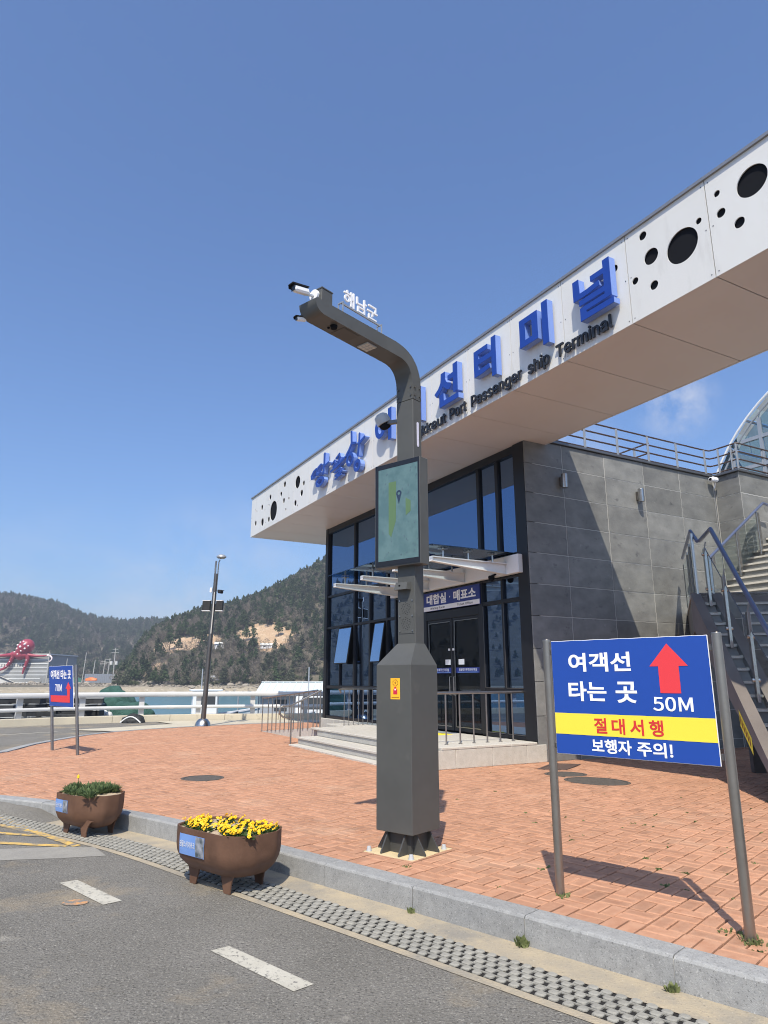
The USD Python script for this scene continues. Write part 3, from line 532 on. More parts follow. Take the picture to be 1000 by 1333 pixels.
for i in range(-98, 62):
    for j in range(-8, 135):
        for q in range(2):
            if (i+j) % 2: c = borg + kd*(i+.5)*Bp + kn*(j+.25+.5*q)*Bp; a = ang0
            else: c = borg + kd*(i+.25+.5*q)*Bp + kn*(j+.5)*Bp; a = ang0+math.pi/2
            if c[1] > 27.5 or c[0] < -10 or c[0] > 9.5 or c[1] < 1.5: continue
            if abs(c[0]) > .66*c[1]+.8: continue
            l, w = Bp-.0135, Bp/2-.0135
            P = affinity.translate(affinity.rotate(sbox(-l/2, -w/2, l/2, w/2), a, origin=(0, 0), use_radians=True), *c)
            if not pu.intersects(P): continue
            c = c + RNG.normal(0, .0012, 2); top = .0+RNG.normal(0, .0016); tilt = RNG.normal(0, .010, 2)
            tone = float(np.clip(.5+.15*RNG.normal(), .1, .9)); tv_ = None
            if pu.contains(P): v, f = brick_box(c, a+RNG.normal(0, .006), l, w, top, tilt); f = np.vstack([f[:, [0, 1, 2]], f[:, [0, 2, 3]]]); tv_ = tone+BT*RNG.uniform(.3, 1.3)
            else:
                g = P.intersection(usable)
                if g.geom_type != 'Polygon' or g.area < .0012: continue
                m = trimesh.creation.extrude_polygon(g, .03+top); v = np.array(m.vertices)-[0, 0, .03]; f = np.array(m.faces)
            bricks.append((math.hypot(c[0], c[1]) + (100 if abs(c[0])*886/(c[1]*.97) > 505 else 0), v, f, tone if tv_ is None else tv_))
bricks.sort(key=lambda b: b[0])
for d, v, f, tone in bricks[:300]: obj('brick', (v, f), 'brick', pavement, tone=tone)
b = MB(); tn = []
for d, v, f, tone in bricks[300:]: b.add(v, f); tn.append(np.broadcast_to(tone, len(v)))
obj('bricks', b.mesh, 'brick', pavement, tone=np.concatenate(tn), kind='stuff')
# grey stones along the far edge
L = edge_line.length; s = 0.0
while s+.8 < L:
    seg = [edge_line.interpolate(s+.004+(.79)*t/4) for t in range(5)]
    P = LineString(seg).buffer(.095, cap_style=2)
    P = affinity.translate(P, 0, 0)
    mb = MB().poly(P, -.2, .002+RNG.normal(0, .002)); obj('edge_stone', mb.mesh, 'kerb_granite', kerb, tone=RNG.random())
    s += .8
gs = sheet(sand_sq, -.004, 'grout_sand', 'mortar_pad', pavement)
def cover(P, m, name, label, cat, top=.002):
    t = thing(name, label, cat, (P.centroid.x, P.centroid.y, 0)); Q = affinity.translate(P, -P.centroid.x, -P.centroid.y)
    obj('frame', MB().poly(Q.buffer(-.004).difference(Q.buffer(-.045)), -.03, top).mesh, m, t)
    obj('lid', MB().poly(Q.buffer(-.052), -.03, top-.003).mesh, m, t)
    return t
cover(mh, 'manhole', 'manhole_cover', 'round dark manhole cover in the brick paving behind the flower planters', 'manhole cover')
cover(mh2, 'manhole', 'manhole_cover', 'large dark oval cover in the bricks just behind the big arrow sign', 'manhole cover')
cover(mh3, 'manhole', 'manhole_cover', 'small dark worn patch cover between the oval cover and the rusty plate', 'manhole cover')
cover(plate, 'rusty_plate', 'access_plate', 'rusty brown square plate in the paving at the corner of the entrance deck', 'cover plate', .012)
# weeds in the joints
wb = MB(); wr = random.Random(3)
def tuft(b, x, y, z, h, n, spread):
    for _ in range(n):
        a = wr.uniform(0, 6.28); r = wr.uniform(0, spread); px, py = x+r*math.cos(a), y+r*math.sin(a); hh = h*wr.uniform(.4, 1)
        a2 = wr.uniform(0, 6.28); w = wr.uniform(.004, .009); lx, ly = wr.uniform(-.6, .6)*hh, wr.uniform(-.6, .6)*hh
        dx, dy = w*math.cos(a2), w*math.sin(a2)
        b.add([(px-dx, py-dy, z), (px+dx, py+dy, z), (px+dx*1.6+lx*.6, py+dy*1.6+ly*.6, z+hh*.65), (px+lx, py+ly, z+hh), (px-dx*1.6+lx*.6, py-dy*1.6+ly*.6, z+hh*.65)], [(0, 1, 2), (0, 2, 4), (4, 2, 3)])
for (x, y, h, n, sp) in ((1.264, 5.36, .03, 40, .06), (2.165, 4.47, .04, 40, .08), (2.1, 4.62, .03, 20, .08)): tuft(wb, x, y, -.005, h, n, sp)
p = K(ts[np.argmin(np.linalg.norm(kpts-np.array([.913, 4.943]), axis=1))], .03); tuft(wb, p[0], p[1], -.168, .075, 60, .035)
p = K(ts[np.argmin(np.linalg.norm(kpts-np.array([1.613, 4.282]), axis=1))], .03); tuft(wb, p[0], p[1], -.168, .05, 60, .03)
p = K(s_ref, .02); tuft(wb, p[0], p[1], -.168, .04, 40, .03)
for _ in range(420):
    i, j = wr.randint(-14, 30), wr.randint(0, 40); e = wr.random()
    c = borg + kd*(i + (0 if e < .5 else wr.random()))*Bp + kn*(j + (wr.random() if e < .5 else 0))*Bp
    dens = math.exp(-((c[0]-3.2)**2/4+(c[1]-7.2)**2/5)) + .7*math.exp(-((c[0]+3.6)**2/3+(c[1]-17)**2/6)) + .06
    if wr.random() < dens and usable.contains(Point(*c)): tuft(wb, c[0], c[1], -.008, wr.uniform(.008, .024), wr.randint(5, 14), .035)
obj('weeds', wb.mesh, 'weed', label='tiny green weeds sprouting from joints of the brick paving and kerb', cat='weeds', kind='stuff')

# ------------------------------------------------------------------ the ferry terminal
bld = thing('ferry_terminal', 'modern ferry terminal with white dotted roof beam, dark glass front and grey stone wall', 'terminal building', (*BO, 0), BROT)
FX = [-12.35, -10.94, -9.65, -8.37, -7.09, -5.80, -4.53, -3.26, -1.97, -.69, .59, 1.865, 3.14, 4.443, 5.735, 7.02, 8.30]
FZ0, FZ1, FY = 6.30, 7.68, -1.88
HOLES = [(5.33, 6.99, .235), (4.85, 7.12, .115), (4.555, 6.906, .052), (4.85, 6.679, .065), (4.75, 7.504, .062), (5.60, 7.183, .042), (5.885, 7.389, .042), (5.905, 7.098, .06), (6.115, 6.823, .068), (6.33, 7.253, .195), (4.225, 7.29, .055), (6.95, 6.75, .12), (7.4, 7.2, .25),
    (-10.075, 6.766, .32), (-8.025, 7.20, .19), (-7.546, 7.048, .075), (-7.686, 6.785, .095), (-9.114, 7.408, .095), (-9.413, 7.161, .075), (-9.149, 6.888, .085), (-8.727, 6.861, .045), (-8.17, 6.587, .09), (-8.959, 6.563, .045), (-10.427, 7.30, .085), (-10.542, 7.063, .04), (-11.221, 7.13, .09), (-11.128, 6.60, .13), (-10.495, 6.568, .09), (-11.843, 6.705, .09), (-10.837, 6.525, .03), (-11.937, 7.191, .03), (-11.768, 7.111, .03), (-7.995, 6.472, .035)]
dots = unary_union([Point(x, z).buffer(r, 20) for x, z, r in HOLES])
G = .006
for a, c in zip(FX[:-1], FX[1:]):
    P = sbox(a+G, FZ0+.0, c-G, FZ1).difference(dots)
    obj('fascia_panel', MB().poly(P, FY, FY+.014, 'y').mesh, 'fascia', bld)
    sc = MB()                                                        # the panel's screws
    for x in (a+.05, c-.05):
        for z in (FZ0+.06, (FZ0+FZ1)/2, FZ1-.06): sc.tube([(x, FY-.003, z), (x, FY+.01, z)], .009, 6)
    obj('screws', sc.mesh, 'coping', bld, kind='stuff')
obj('roof_core', MB().box(-12.30, 8.25, FY+.030, .50, FZ0+.05, FZ1-.02).mesh, 'hole_dark', bld)
obj('roof_core', MB().box(-12.30, -9.0, .50, 6.0, FZ0+.05, FZ1-.02).mesh, 'fascia', bld)
obj('end_panel', MB().box(-12.35, -12.302, FY+.018, 6.0, FZ0, FZ1).mesh, 'fascia', bld)
obj('end_panel', MB().box(8.252, 8.30, FY+.018, .52, FZ0, FZ1).mesh, 'fascia', bld)
for a, c in zip(FX[:-1], FX[1:]):
    if c > -9: obj('back_panel', MB().box(a+G, c-G, .50, .53, FZ0, FZ1).mesh, 'fascia', bld)
obj('roof_cap', MB().box(-12.40, 8.35, FY-.03, .56, FZ1+.002, FZ1+.045).mesh, 'fascia_cap', bld)
for a, c in zip(FX[:-1], FX[1:]):
    y1 = .495 if a > -9.8 else 2.0
    obj('soffit_panel', MB().bbox(a+G, c-G, FY+.016, y1, FZ0+.004, FZ0+.044, .004).mesh, 'soffit', bld)
    if y1 > 1: obj('soffit_panel', MB().bbox(a+G, c-G, 2.01, 5.95, FZ0+.004, FZ0+.044, .004).mesh, 'soffit', bld)
obj('support_pier', MB().box(6.85, 8.2, -1.83, .48, 0, FZ0).mesh, 'fascia', bld)
# dark glass front
Y0 = 0.0
def frame(x0, x1, z0, z1, y0=-.05, y1=.10, name='frame', m='black_frame'): return obj(name, MB().bbox(x0, x1, y0, y1, z0, z1, .006).mesh, m, bld)
frame(-9.95, -9.76, .335, 6.30, -.07); frame(-.36, -.0315, .36, 6.298, -.09, .12)
frame(-9.76, -.36, 6.12, 6.298, -.06)
for x in (-7.87, -5.90, -3.97, -1.67, -1.0): frame(x-.05, x+.05, 3.96, 6.12, -.045)
frame(-9.76, -5.42, 4.02, 4.09); frame(-9.76, -5.42, 3.03, 3.10); frame(-9.76, -5.42, 1.22, 1.31); frame(-9.76, -5.42, .335, .42)
for x in (-7.87, -6.88, -5.90): frame(x-.04, x+.04, .42, 4.02, -.048)
frame(-8.87, -8.83, 1.31, 1.96, -.04); frame(-5.46, -5.38, .42, 4.02, -.047)
frame(-5.38, -.36, 3.955, 4.03, -.045); frame(-5.38, -.36, 3.53, 3.57, -.046)
for x in (-4.65,): frame(x-.04, x+.04, .38, 3.53, -.044)
frame(-4.06, -3.88, .38, 3.53, -.055); frame(-1.76, -1.62, .38, 3.53, -.056); frame(-3.88, -1.76, 2.87, 3.06, -.05); frame(-5.38, -4.06, 1.22, 1.31, -.043)
frame(-.99, -.93, .38, 3.53, -.045); frame(-1.62, -.36, 3.03, 3.11, -.043); frame(-1.62, -.36, 1.25, 1.31, -.043); frame(-1.62, -.36, .36, .43, -.043)
frame(-5.38, -4.06, .36, .43, -.042)
def pane(x0, x1, z0, z1, m='window_glass', name='window_pane', y=.012): 
    return obj(name, MB().box(x0+.004, x1-.004, y, y+.012, z0+.004, z1-.004).mesh, m, bld)
up = [-9.76, -7.87, -5.90, -3.97, -1.67, -1.0, -.36]
for a, c in zip(up[:-1], up[1:]):
    if c <= -5.9: pane(a+.03, c-.03, 4.09, 6.12)
    elif a == -5.90: pane(a+.03, c-.03, 4.03, 6.12)
    else: pane(a+.03, c-.03, 4.03, 6.12)
lw = [-9.76, -7.87, -6.88, -5.90, -5.42]
for a, c in zip(lw[:-1], lw[1:]):
    pane(a+.03, c-.03, 3.10, 4.02)
    pane(a+.03, c-.03, .42, 1.22)
pane(-9.76, -8.87, 1.31, 3.03); pane(-8.83, -7.91, 1.31, 1.96); pane(-7.83, -6.92, 1.31, 3.03); pane(-6.84, -5.94, 1.31, 1.96); pane(-5.86, -5.46, 1.31, 3.03)
pane(-5.38, -4.69, .43, 3.53); pane(-4.61, -4.06, .43, 3.53)
for x0, x1 in ((-1.62, -.99), (-.93, -.36)):
    pane(x0, x1, .43, 1.25); pane(x0, x1, 1.31, 3.03); pane(x0, x1, 3.11, 3.53)
    e = MB()
    for z0, z1 in ((.43, 1.25), (1.31, 3.03)):
        e.bar((x0+.012, -.047, z0+.012), (x1-.012, -.047, z0+.012), .012); e.bar((x0+.012, -.047, z0+.02), (x0+.012, -.047, z1-.01), .012)
    obj('edge_trim', e.mesh, 'steel_dark', bld)
# awning windows pushed open at the foot
for x0, x1 in ((-8.82, -7.96), (-6.50, -5.96)):
    t = tag(UsdGeom.Xform.Define(stage, path_of(bld)+'/'+numbered(path_of(bld), 'awning_window')).GetPrim(), 'opened tilted window')
    o = .16; z0, z1 = 1.95, 2.99; n = MB()
    for a, c in (((x0, z0), (x1, z0)), ((x0, z1), (x1, z1)), ((x0, z0), (x0, z1)), ((x1, z0), (x1, z1))):
        yy = lambda z: -.06-o*(z1-z)/(z1-z0)
        n.bar((a[0], yy(a[1]), a[1]), (c[0], yy(c[1]), c[1]), .035, .03)
    obj('window_frame', n.mesh, 'black_frame', t)
    yy = lambda z: -.075-o*(z1-z)/(z1-z0)
    obj('window_pane', MB().quad((x0, yy(z0), z0), (x1, yy(z0), z0), (x1, yy(z1), z1), (x0, yy(z1), z1)).mesh, 'awning_glass', t)
# doors
for x0, x1, hx in ((-3.88, -2.83, -2.90), (-2.81, -1.76, -2.74)):
    d = UsdGeom.Xform.Define(stage, path_of(bld)+'/'+numbered(path_of(bld), 'door')).GetPrim()
    fr = MB(); 
    fr.bbox(x0+.005, x0+.07, -.03, .03, .385, 2.865).bbox(x1-.07, x1-.005, -.03, .03, .385, 2.865).bbox(x0+.07, x1-.07, -.03, .03, .385, .47).bbox(x0+.07, x1-.07, -.03, .03, 2.80, 2.865)
    obj('door_frame', fr.mesh, 'black_frame', d)
    tr = MB(); tr.bar((x0+.085, -.033, .47), (x0+.085, -.033, 2.80), .012).bar((x0+.085, -.033, 2.79), (x1-.075, -.033, 2.79), .010).bar((x0+.085, -.033, .475), (x1-.075, -.033, .475), .012)
    obj('door_trim', tr.mesh, 'steel', d)
    obj('door_pane', MB().box(x0+.07, x1-.07, -.005, .005, .47, 2.80).mesh, 'door_glass', d)
    obj('door_handle', MB().tube([(hx, -.03, 1.15), (hx, -.075, 1.15), (hx, -.075, 1.55), (hx, -.03, 1.55)], .012, 8).mesh, 'steel', d)
    kx = x1-.12 if x1 < -2.5 else x0+.03
    obj('door_lock', MB().box(kx-.03, kx+.03, -.045, -.03, 2.13, 2.18).mesh, 'sign_white', d)
    st = -3.15 if x1 < -2.5 else -2.62
    obj('door_notice', MB().box(st, st+.21, -.012, -.007, 1.815, 1.935).mesh, 'sign_white', d)
    obj('door_band', MB().box(x0+.085, x1-.075, -.0125, -.0075, 1.63, 1.75).mesh, 'sign_blue_dark', d)
    obj('door_lettering', MB().poly(fit(hangul('땅끝항 여객선터미널', 1, .0), x0+.2, x1-.18, 1.672, 1.735), -.0145, -.013, 'y').mesh, 'sign_white', d)
    obj('door_line', MB().box(x0+.16, x1-.12, -.0145, -.013, 1.642, 1.655).mesh, 'label_blue', d)
# inside
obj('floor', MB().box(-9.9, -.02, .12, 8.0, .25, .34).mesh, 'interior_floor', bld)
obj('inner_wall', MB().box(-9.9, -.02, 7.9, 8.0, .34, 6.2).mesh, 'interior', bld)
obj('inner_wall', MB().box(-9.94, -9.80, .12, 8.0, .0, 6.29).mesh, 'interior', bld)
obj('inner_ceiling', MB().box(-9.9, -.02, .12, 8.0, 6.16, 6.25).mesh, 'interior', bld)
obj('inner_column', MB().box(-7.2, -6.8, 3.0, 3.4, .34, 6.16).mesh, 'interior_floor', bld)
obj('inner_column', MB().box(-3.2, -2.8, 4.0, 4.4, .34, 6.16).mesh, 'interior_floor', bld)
obj('terrace_floor', MB().box(-8.95, -.33, .56, 14, 6.26, 6.36).box(-.33, .34, 6.32, 14, 6.26, 6.36).mesh, 'granite_step', bld)
# plinth under the glass
x = -10.0
while x < -5.9:
    x1 = min(x+1.0, -5.72)
    obj('plinth_stone', MB().bbox(x+.003, x1-.003, -.12, .10, 0, .333, .008).mesh, 'granite', bld); x += 1.0
# stone wall: x = 0 plane, then a step out at y = 6
ZJ = [0.0, .195, .822, 1.449, 2.076, 2.703, 3.330, 3.957, 4.584, 5.205, 5.832, 6.36]
def tiles(plane, js, zj, fixed):
    for a, c in zip(js[:-1], js[1:]):
        for z0, z1 in zip(zj[:-1], zj[1:]):
            d = RNG.normal(0, .0012); g = .0055
            if plane == 'x': m = MB().bbox(fixed-.03, fixed+d, a+g, c-g, z0+g, z1-g, .003)
            else: m = MB().bbox(a+g, c-g, fixed+d, fixed+.03, z0+g, z1-g, .003)
            obj('stone_tile', m.mesh, 'slate', bld)
YJ = [-.085, .96, 2.205, 3.45, 4.695, 5.955]
tiles('x', YJ, ZJ, 0.0)
tiles('y', [.012, .668], ZJ, 6.0)
tiles('x', [6.005, 7.21, 8.45, 9.69, 10.93], ZJ, .67)
obj('wall_core', MB().box(-.30, -.006, .125, 5.99, 0, 6.355).mesh, 'grout', bld)
obj('wall_core', MB().box(-.005, .664, 6.007, 11.0, 0, 6.355).mesh, 'grout', bld)
cp = MB(); cp.bbox(-.32, .05, .57, 5.93, 6.365, 6.42, .006); obj('coping', cp.mesh, 'coping', bld)
obj('coping', MB().bbox(-.32, .72, 5.935, 6.3, 6.366, 6.421, .006).mesh, 'coping', bld)
obj('coping', MB().bbox(.35, .72, 6.305, 11.0, 6.365, 6.42, .006).mesh, 'coping', bld)

# canopy over the doors
cn = tag(UsdGeom.Xform.Define(stage, path_of(bld)+'/canopy').GetPrim(), 'white steel canopy with glass sheet on projecting beams')
BX = [-5.0, -3.535, -2.06, -.62]
ed = [-5.42] + BX + [-.2]
for a, c in zip(ed[:-1], ed[1:]):
    obj('canopy_band', MB().bbox(a+.004, c-.004, -.20, -.062, 3.575, 3.945, .006).mesh, 'white_metal', cn)
for x in BX:
    b = MB(); b.box(x-.065, x+.065, -2.0, -.205, 3.782, 3.80)
    b.add([(x-.008, -2.0, 3.72), (x+.008, -2.0, 3.72), (x+.008, -.205, 3.585), (x-.008, -.205, 3.585), (x-.008, -2.0, 3.781), (x+.008, -2.0, 3.781), (x+.008, -.205, 3.781), (x-.008, -.205, 3.781)],
          [(0, 3, 2, 1), (4, 5, 6, 7), (0, 1, 5, 4), (1, 2, 6, 5), (2, 3, 7, 6), (3, 0, 4, 7)])
    b.bar((x, -2.0, 3.711), (x, -.205, 3.576), .11, .014)
    b.box(x-.060, x+.060, -2.012, -2.001, 3.705, 3.80)
    obj('canopy_beam', b.mesh, 'white_metal', cn)
    for y in (-1.72, -1.12, -.52):
        f = MB().tube([(x, y, 3.80), (x, y, 3.955)], .022, 10).tube([(x, y, 3.955), (x, y, 3.975)], .05, 10)
        for sx in (-1, 1):
            f.bar((x, y, 3.95), (x+sx*.09, y-.06, 3.965), .018).bar((x, y, 3.95), (x+sx*.09, y+.06, 3.965), .018)
        obj('glass_fitting', f.mesh, 'steel', cn)
gx = [-5.22, -4.27, -2.80, -1.34, -.40]
for a, c in zip(gx[:-1], gx[1:]): obj('canopy_pane', MB().box(a+.006, c-.006, -2.12, -.10, 3.985, 4.0).mesh, 'canopy_glass', cn)

# glass barrel roof on the terrace
va = tag(UsdGeom.Xform.Define(stage, path_of(bld)+'/glass_vault').GetPrim(), 'curved glass roof with pale steel ribs')
CX, CZ, CR = 2.6, 4.9, 5.17
def arc(r, y, a0, a1, n=28): return [(CX+r*math.cos(t), y, CZ+r*math.sin(t)) for t in np.linspace(a0, a1, n)]
A0, A1 = math.radians(180-17), math.radians(17)
for k, y in enumerate((9.0, 11.5, 14.0)): obj('vault_rib', MB().tube(arc(CR, y, A0, A1), .035, 8).mesh, 'white_metal' if k == 0 else 'post_grey', va)
obj('vault_rim', MB().tube(arc(CR-.20, 9.02, A0+.03, A1-.03), .03, 8).mesh, 'post_grey', va)
ga = np.linspace(A0, A1, 15)
for q in range(14):
    for y0, y1 in ((9.08, 11.42), (11.58, 13.92)):
        p = [(CX+CR*math.cos(t), y, CZ+CR*math.sin(t)) for t, y in ((ga[q]-.01, y0), (ga[q+1]+.01, y0), (ga[q+1]+.01, y1), (ga[q]-.01, y1))]
        obj('vault_pane', MB().quad(*p).mesh, 'vault_glass', va)
    obj('purlin', MB().tube([(CX+(CR-.03)*math.cos(ga[q]), 9, CZ+(CR-.03)*math.sin(ga[q])), (CX+(CR-.03)*math.cos(ga[q]), 14, CZ+(CR-.03)*math.sin(ga[q]))], .035, 6).mesh, 'post_grey', va)
gz = lambda x: CZ+math.sqrt(max((CR-.3)**2-(x-CX)**2, 0))
fr = MB()
for x in (-1.35, -.45, .6, 1.7, 2.6): fr.bar((x, 9.02, 6.42), (x, 9.02, gz(x)), .09, .09)
for z in (7.35, 8.15, 9.0):
    hx = math.sqrt((CR-.3)**2-(z-CZ)**2); fr.bar((CX-hx, 9.02, z), (CX+hx, 9.02, z), .08, .10)
obj('gable_frame', fr.mesh, 'post_grey', va)
obj('gable_tube', MB().tube([(-1.0, 9.7, 6.6), (.4, 9.7, 8.0), (1.6, 9.7, 9.4)], .16, 12).mesh, 'post_grey', va)
gp = Polygon([(x, gz(x)-.02) for x in np.linspace(CX-math.sqrt((CR-.3)**2-(6.45-CZ)**2)+.02, CX+4.5, 40)] + [(CX+4.5, 6.45), (CX-math.sqrt((CR-.3)**2-(6.45-CZ)**2), 6.45)])
for x0, x1 in zip((-3, -1.35, -.45, .6, 1.7), (-1.35, -.45, .6, 1.7, 2.6)):
    obj('gable_pane', MB().poly(gp.intersection(sbox(x0+.05, 6, x1-.05, 12)), 9.03, 9.042, 'y').mesh, 'vault_glass', va)
obj('vault_inner_wall', MB().box(-1.6, 6.5, 10.4, 10.5, 6.4, 7.5).mesh, 'far_wall', va)

# ------------------------------------------------------------------ signs on the building
nm = thing('building_sign', 'large blue raised Korean letters across the white roof beam with black English line below', 'sign', (*BO, 0), BROT)
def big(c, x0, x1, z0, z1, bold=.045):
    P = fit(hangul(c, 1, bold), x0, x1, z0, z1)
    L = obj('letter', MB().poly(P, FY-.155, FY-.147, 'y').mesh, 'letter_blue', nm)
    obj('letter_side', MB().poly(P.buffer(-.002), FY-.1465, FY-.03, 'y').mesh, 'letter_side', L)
for c, x0, x1 in (('여', -2.86, -2.10), ('객', -1.60, -.85), ('선', -.34, .475), ('터', .99, 1.63), ('미', 2.275, 2.96), ('널', 3.53, 4.29)): big(c, x0, x1, 6.675, 7.425, .022 if c in '널객' else .034)
def brush(lines, x0, x1, z0, z1):
    P = unary_union([LineString([(p[0], p[1]) for p in l]).buffer(w*.78, 6) if len(l) > 1 else Point(*l[0]).buffer(w) for l, w in lines])
    P = P.simplify(.01); P = fit(P, x0, x1, z0, z1)
    L = obj('letter', MB().poly(P, FY-.155, FY-.147, 'y').mesh, 'letter_blue', nm, label='brush style blue letter')
    obj('letter_side', MB().poly(P.buffer(-.003), FY-.1465, FY-.03, 'y').mesh, 'letter_side', L)
def ring(cx, cy, rx, ry, n=14): return [(cx+rx*math.cos(t), cy+ry*math.sin(t)) for t in np.linspace(0, 2*math.pi, n+1)]
brush([([(.34, .74), (.20, .70), (.08, .58), (.10, .46), (.26, .45)], .055), ([(.60, .80), (.44, .74), (.36, .60), (.42, .48), (.58, .52)], .055), ([(.80, 1.12), (.79, .80), (.74, .42)], .06), ([(.80, .66), (1.0, .70)], .05), (ring(.56, .16, .19, .14), .065)], -6.66, -5.44, 6.54, 7.42)
brush([([(.06, .70), (.30, .80), (.34, .70), (.18, .56)], .05), ([(.40, .84), (.66, .95), (.72, .80), (.52, .60)], .055), ([(0, .44), (.5, .52), (1.06, .66)], .06), ([(.32, .30), (.72, .36), (.64, .24), (.36, .16)], .05), ([(.36, .15), (.60, .12), (.86, .20)], .05), ([(.34, .02), (.80, .08)], .045)], -5.36, -4.44, 6.47, 7.14)
brush([([(.34, 1.18), (.36, .86), (.20, .70), (.04, .60)], .06), ([(.36, .86), (.58, .80)], .05), (ring(.26, .42, .17, .16), .06), ([(.80, .98), (.78, .70), (.72, .40)], .06), ([(.80, .72), (1.08, .80)], .055), (ring(.68, .12, .15, .13), .06)], -4.44, -3.36, 6.36, 7.50)
for txt, x0, x1 in (('Ttangkkeut', -1.98, -.12), ('Port', .02, .565), ('Passenger', .725, 2.155), ('ship', 2.315, 2.83), ('Terminal', 2.985, 4.14)):
    obj('lettering', latin_tm(txt, x0, x1, 6.40, .205, FY-.028, .028, True), 'letter_black', nm)
es = thing('entrance_sign', 'long blue board with white Korean lettering above the glass doors', 'sign', (*BO, 0), BROT)
obj('board', MB().bbox(-3.94, -1.665, -.085, -.058, 3.085, 3.525, .004).mesh, 'sign_blue_dark', es)
obj('strip', MB().box(-3.935, -1.67, -.087, -.0855, 3.09, 3.195).mesh, 'sign_white', es)
obj('lettering', MB().poly(fit(hangul('대합실', 1, .03), -3.80, -2.96, 3.235, 3.475), -.0885, -.0855, 'y').poly(fit(hangul('매표소', 1, .03), -2.66, -1.80, 3.235, 3.475), -.0885, -.0855, 'y').poly(Point(-2.81, 3.355).buffer(.018), -.0885, -.0855, 'y').mesh, 'sign_white', es)
b = MB(); b.add(*latin_tm('Waiting Room', -3.64, -3.02, 3.118, .05, -.087, .002)); b.add(*latin_tm('Ticket Office', -2.52, -1.92, 3.118, .05, -.087, .002))
obj('small_lettering', b.mesh, 'ink', es)

# wall lamps and camera on the stone wall
for y, z, lab in ((.87, 5.53, 'grey cylinder wall lamp on the shaded stone wall next to the glass front'), (3.17, 5.52, 'sunlit grey cylinder wall lamp in the middle of the stone wall')):
    t = thing('wall_lamp', lab, 'wall lamp', (*bw(0, y), z), BROT, 'cylinder lamps on the stone wall')
    obj('lamp_body', MB().lathe([(0, -.15), (.062, -.15), (.066, -.145), (.066, .145), (.062, .15), (0, .15)], 20, .125, 0).mesh, 'steel', t, smooth=40)
    obj('bracket', MB().bbox(.003, .06, -.035, .035, -.10, .10).mesh, 'steel_dark', t)
t = thing('security_camera', 'small white security camera high in the corner of the stone wall', 'security camera', (*bw(.08, 5.88), 6.25), BROT)
obj('housing', MB().bbox(-.02, .14, -.20, .02, -.05, .06, .03).mesh, 'sign_white', t)
obj('lens', MB().tube([(.06, -.20, 0), (.06, -.215, 0)], .035, 12).mesh, 'hole_dark', t)
obj('bracket', MB().bar((.05, 0, -.02), (-.05, .06, -.16), .03).mesh, 'sign_white', t)
obj('conduit', MB().tube([(-.045, .05, -.1), (-.055, .06, -2.6)], .007, 6).mesh, 'coping', t)
t = thing('security_camera', 'small dark dome camera hanging under the white canopy band', 'security camera', (*bw(-1.03, -.24), 3.60), BROT)
obj('housing', MB().lathe([(0, -.12), (.04, -.11), (.065, -.07), (.07, -.02), (.05, 0), (0, 0)], 14).mesh, 'hole_dark', t, smooth=40)
obj('bracket', MB().bar((0, 0, -.01), (.12, .06, .03), .035).mesh, 'hole_dark', t)

# ------------------------------------------------------------------ entrance deck and steps
dk = thing('entrance_deck', 'pale granite entrance deck with two steps and a ramp before the glass doors', 'entrance deck', (*BO, 0), BROT)
DZ = .36
def slab(name, x0, x1, y0, y1, z0, z1, m='granite', c=.008): return obj(name, MB().bbox(x0, x1, y0, y1, z0, z1, c).mesh, m, dk)
xs = [-5.72, -4.6, -3.45, -2.3, -1.15, .0]
for a, c in zip(xs[:-1], xs[1:]):
    for y0, y1 in ((-2.26, -1.5), (-1.5, -.75), (-.75, -.125)):
        slab('deck_slab', a+.003, c-.003+(0.02 if c == 0 else 0), y0+.003, y1-.003, DZ-.045, DZ+RNG.normal(0, .001))
    if a >= -5.3 or True:
        x0 = max(a, -5.36)
        slab('riser_stone', x0+.002, c-.002, -2.235, -2.18, .19, DZ-.047, 'granite_step')
        slab('step_slab', x0+.003, c-.003, -2.74, -2.24, .145, .19, 'granite')
        slab('riser_stone', x0+.002, c-.002, -2.715, -2.66, .035, .143, 'granite_step')
        slab('step_slab', x0+.003, c-.003, -2.95, -2.66, -.03, .033, 'granite')
for y0, y1 in ((-2.36, -1.96), (-1.96, -1.17), (-1.17, -.38), (-.38, .10)):
    slab('side_stone', -.03, .012, y0+.002, y1-.002, 0, DZ-.048)
slab('end_stone', -.035, .012, -2.94, -2.365, 0, .142, 'granite_step')
obj('deck_core', MB().box(-5.7, -.032, -2.17, -.02, .0, DZ-.05).box(-5.34, -.04, -2.65, -2.18, 0, .14).mesh, 'granite_step', dk)
# ramp at the left
rp = MB(); xa, xb_, y0, y1 = -9.9, -5.73, -2.03, -1.30
rp.add([(xa, y0, -.02), (xb_, y0, -.02), (xb_, y1, -.02), (xa, y1, -.02), (xa, y0, .01), (xb_, y0, DZ-.01), (xb_, y1, DZ-.01), (xa, y1, .01)], [(4, 5, 6, 7), (0, 1, 5, 4), (1, 2, 6, 5), (2, 3, 7, 6), (3, 0, 4, 7)])
obj('ramp', rp.mesh, 'granite', dk)
slab('deck_slab', -6.9, -5.726, -1.295, -.125, DZ-.045, DZ-.001)
obj('yellow_tile', MB().bbox(-3.45, -2.2, -.85, -.5, DZ+.0005, DZ+.007, .003).mesh, 'sign_yellow', dk)

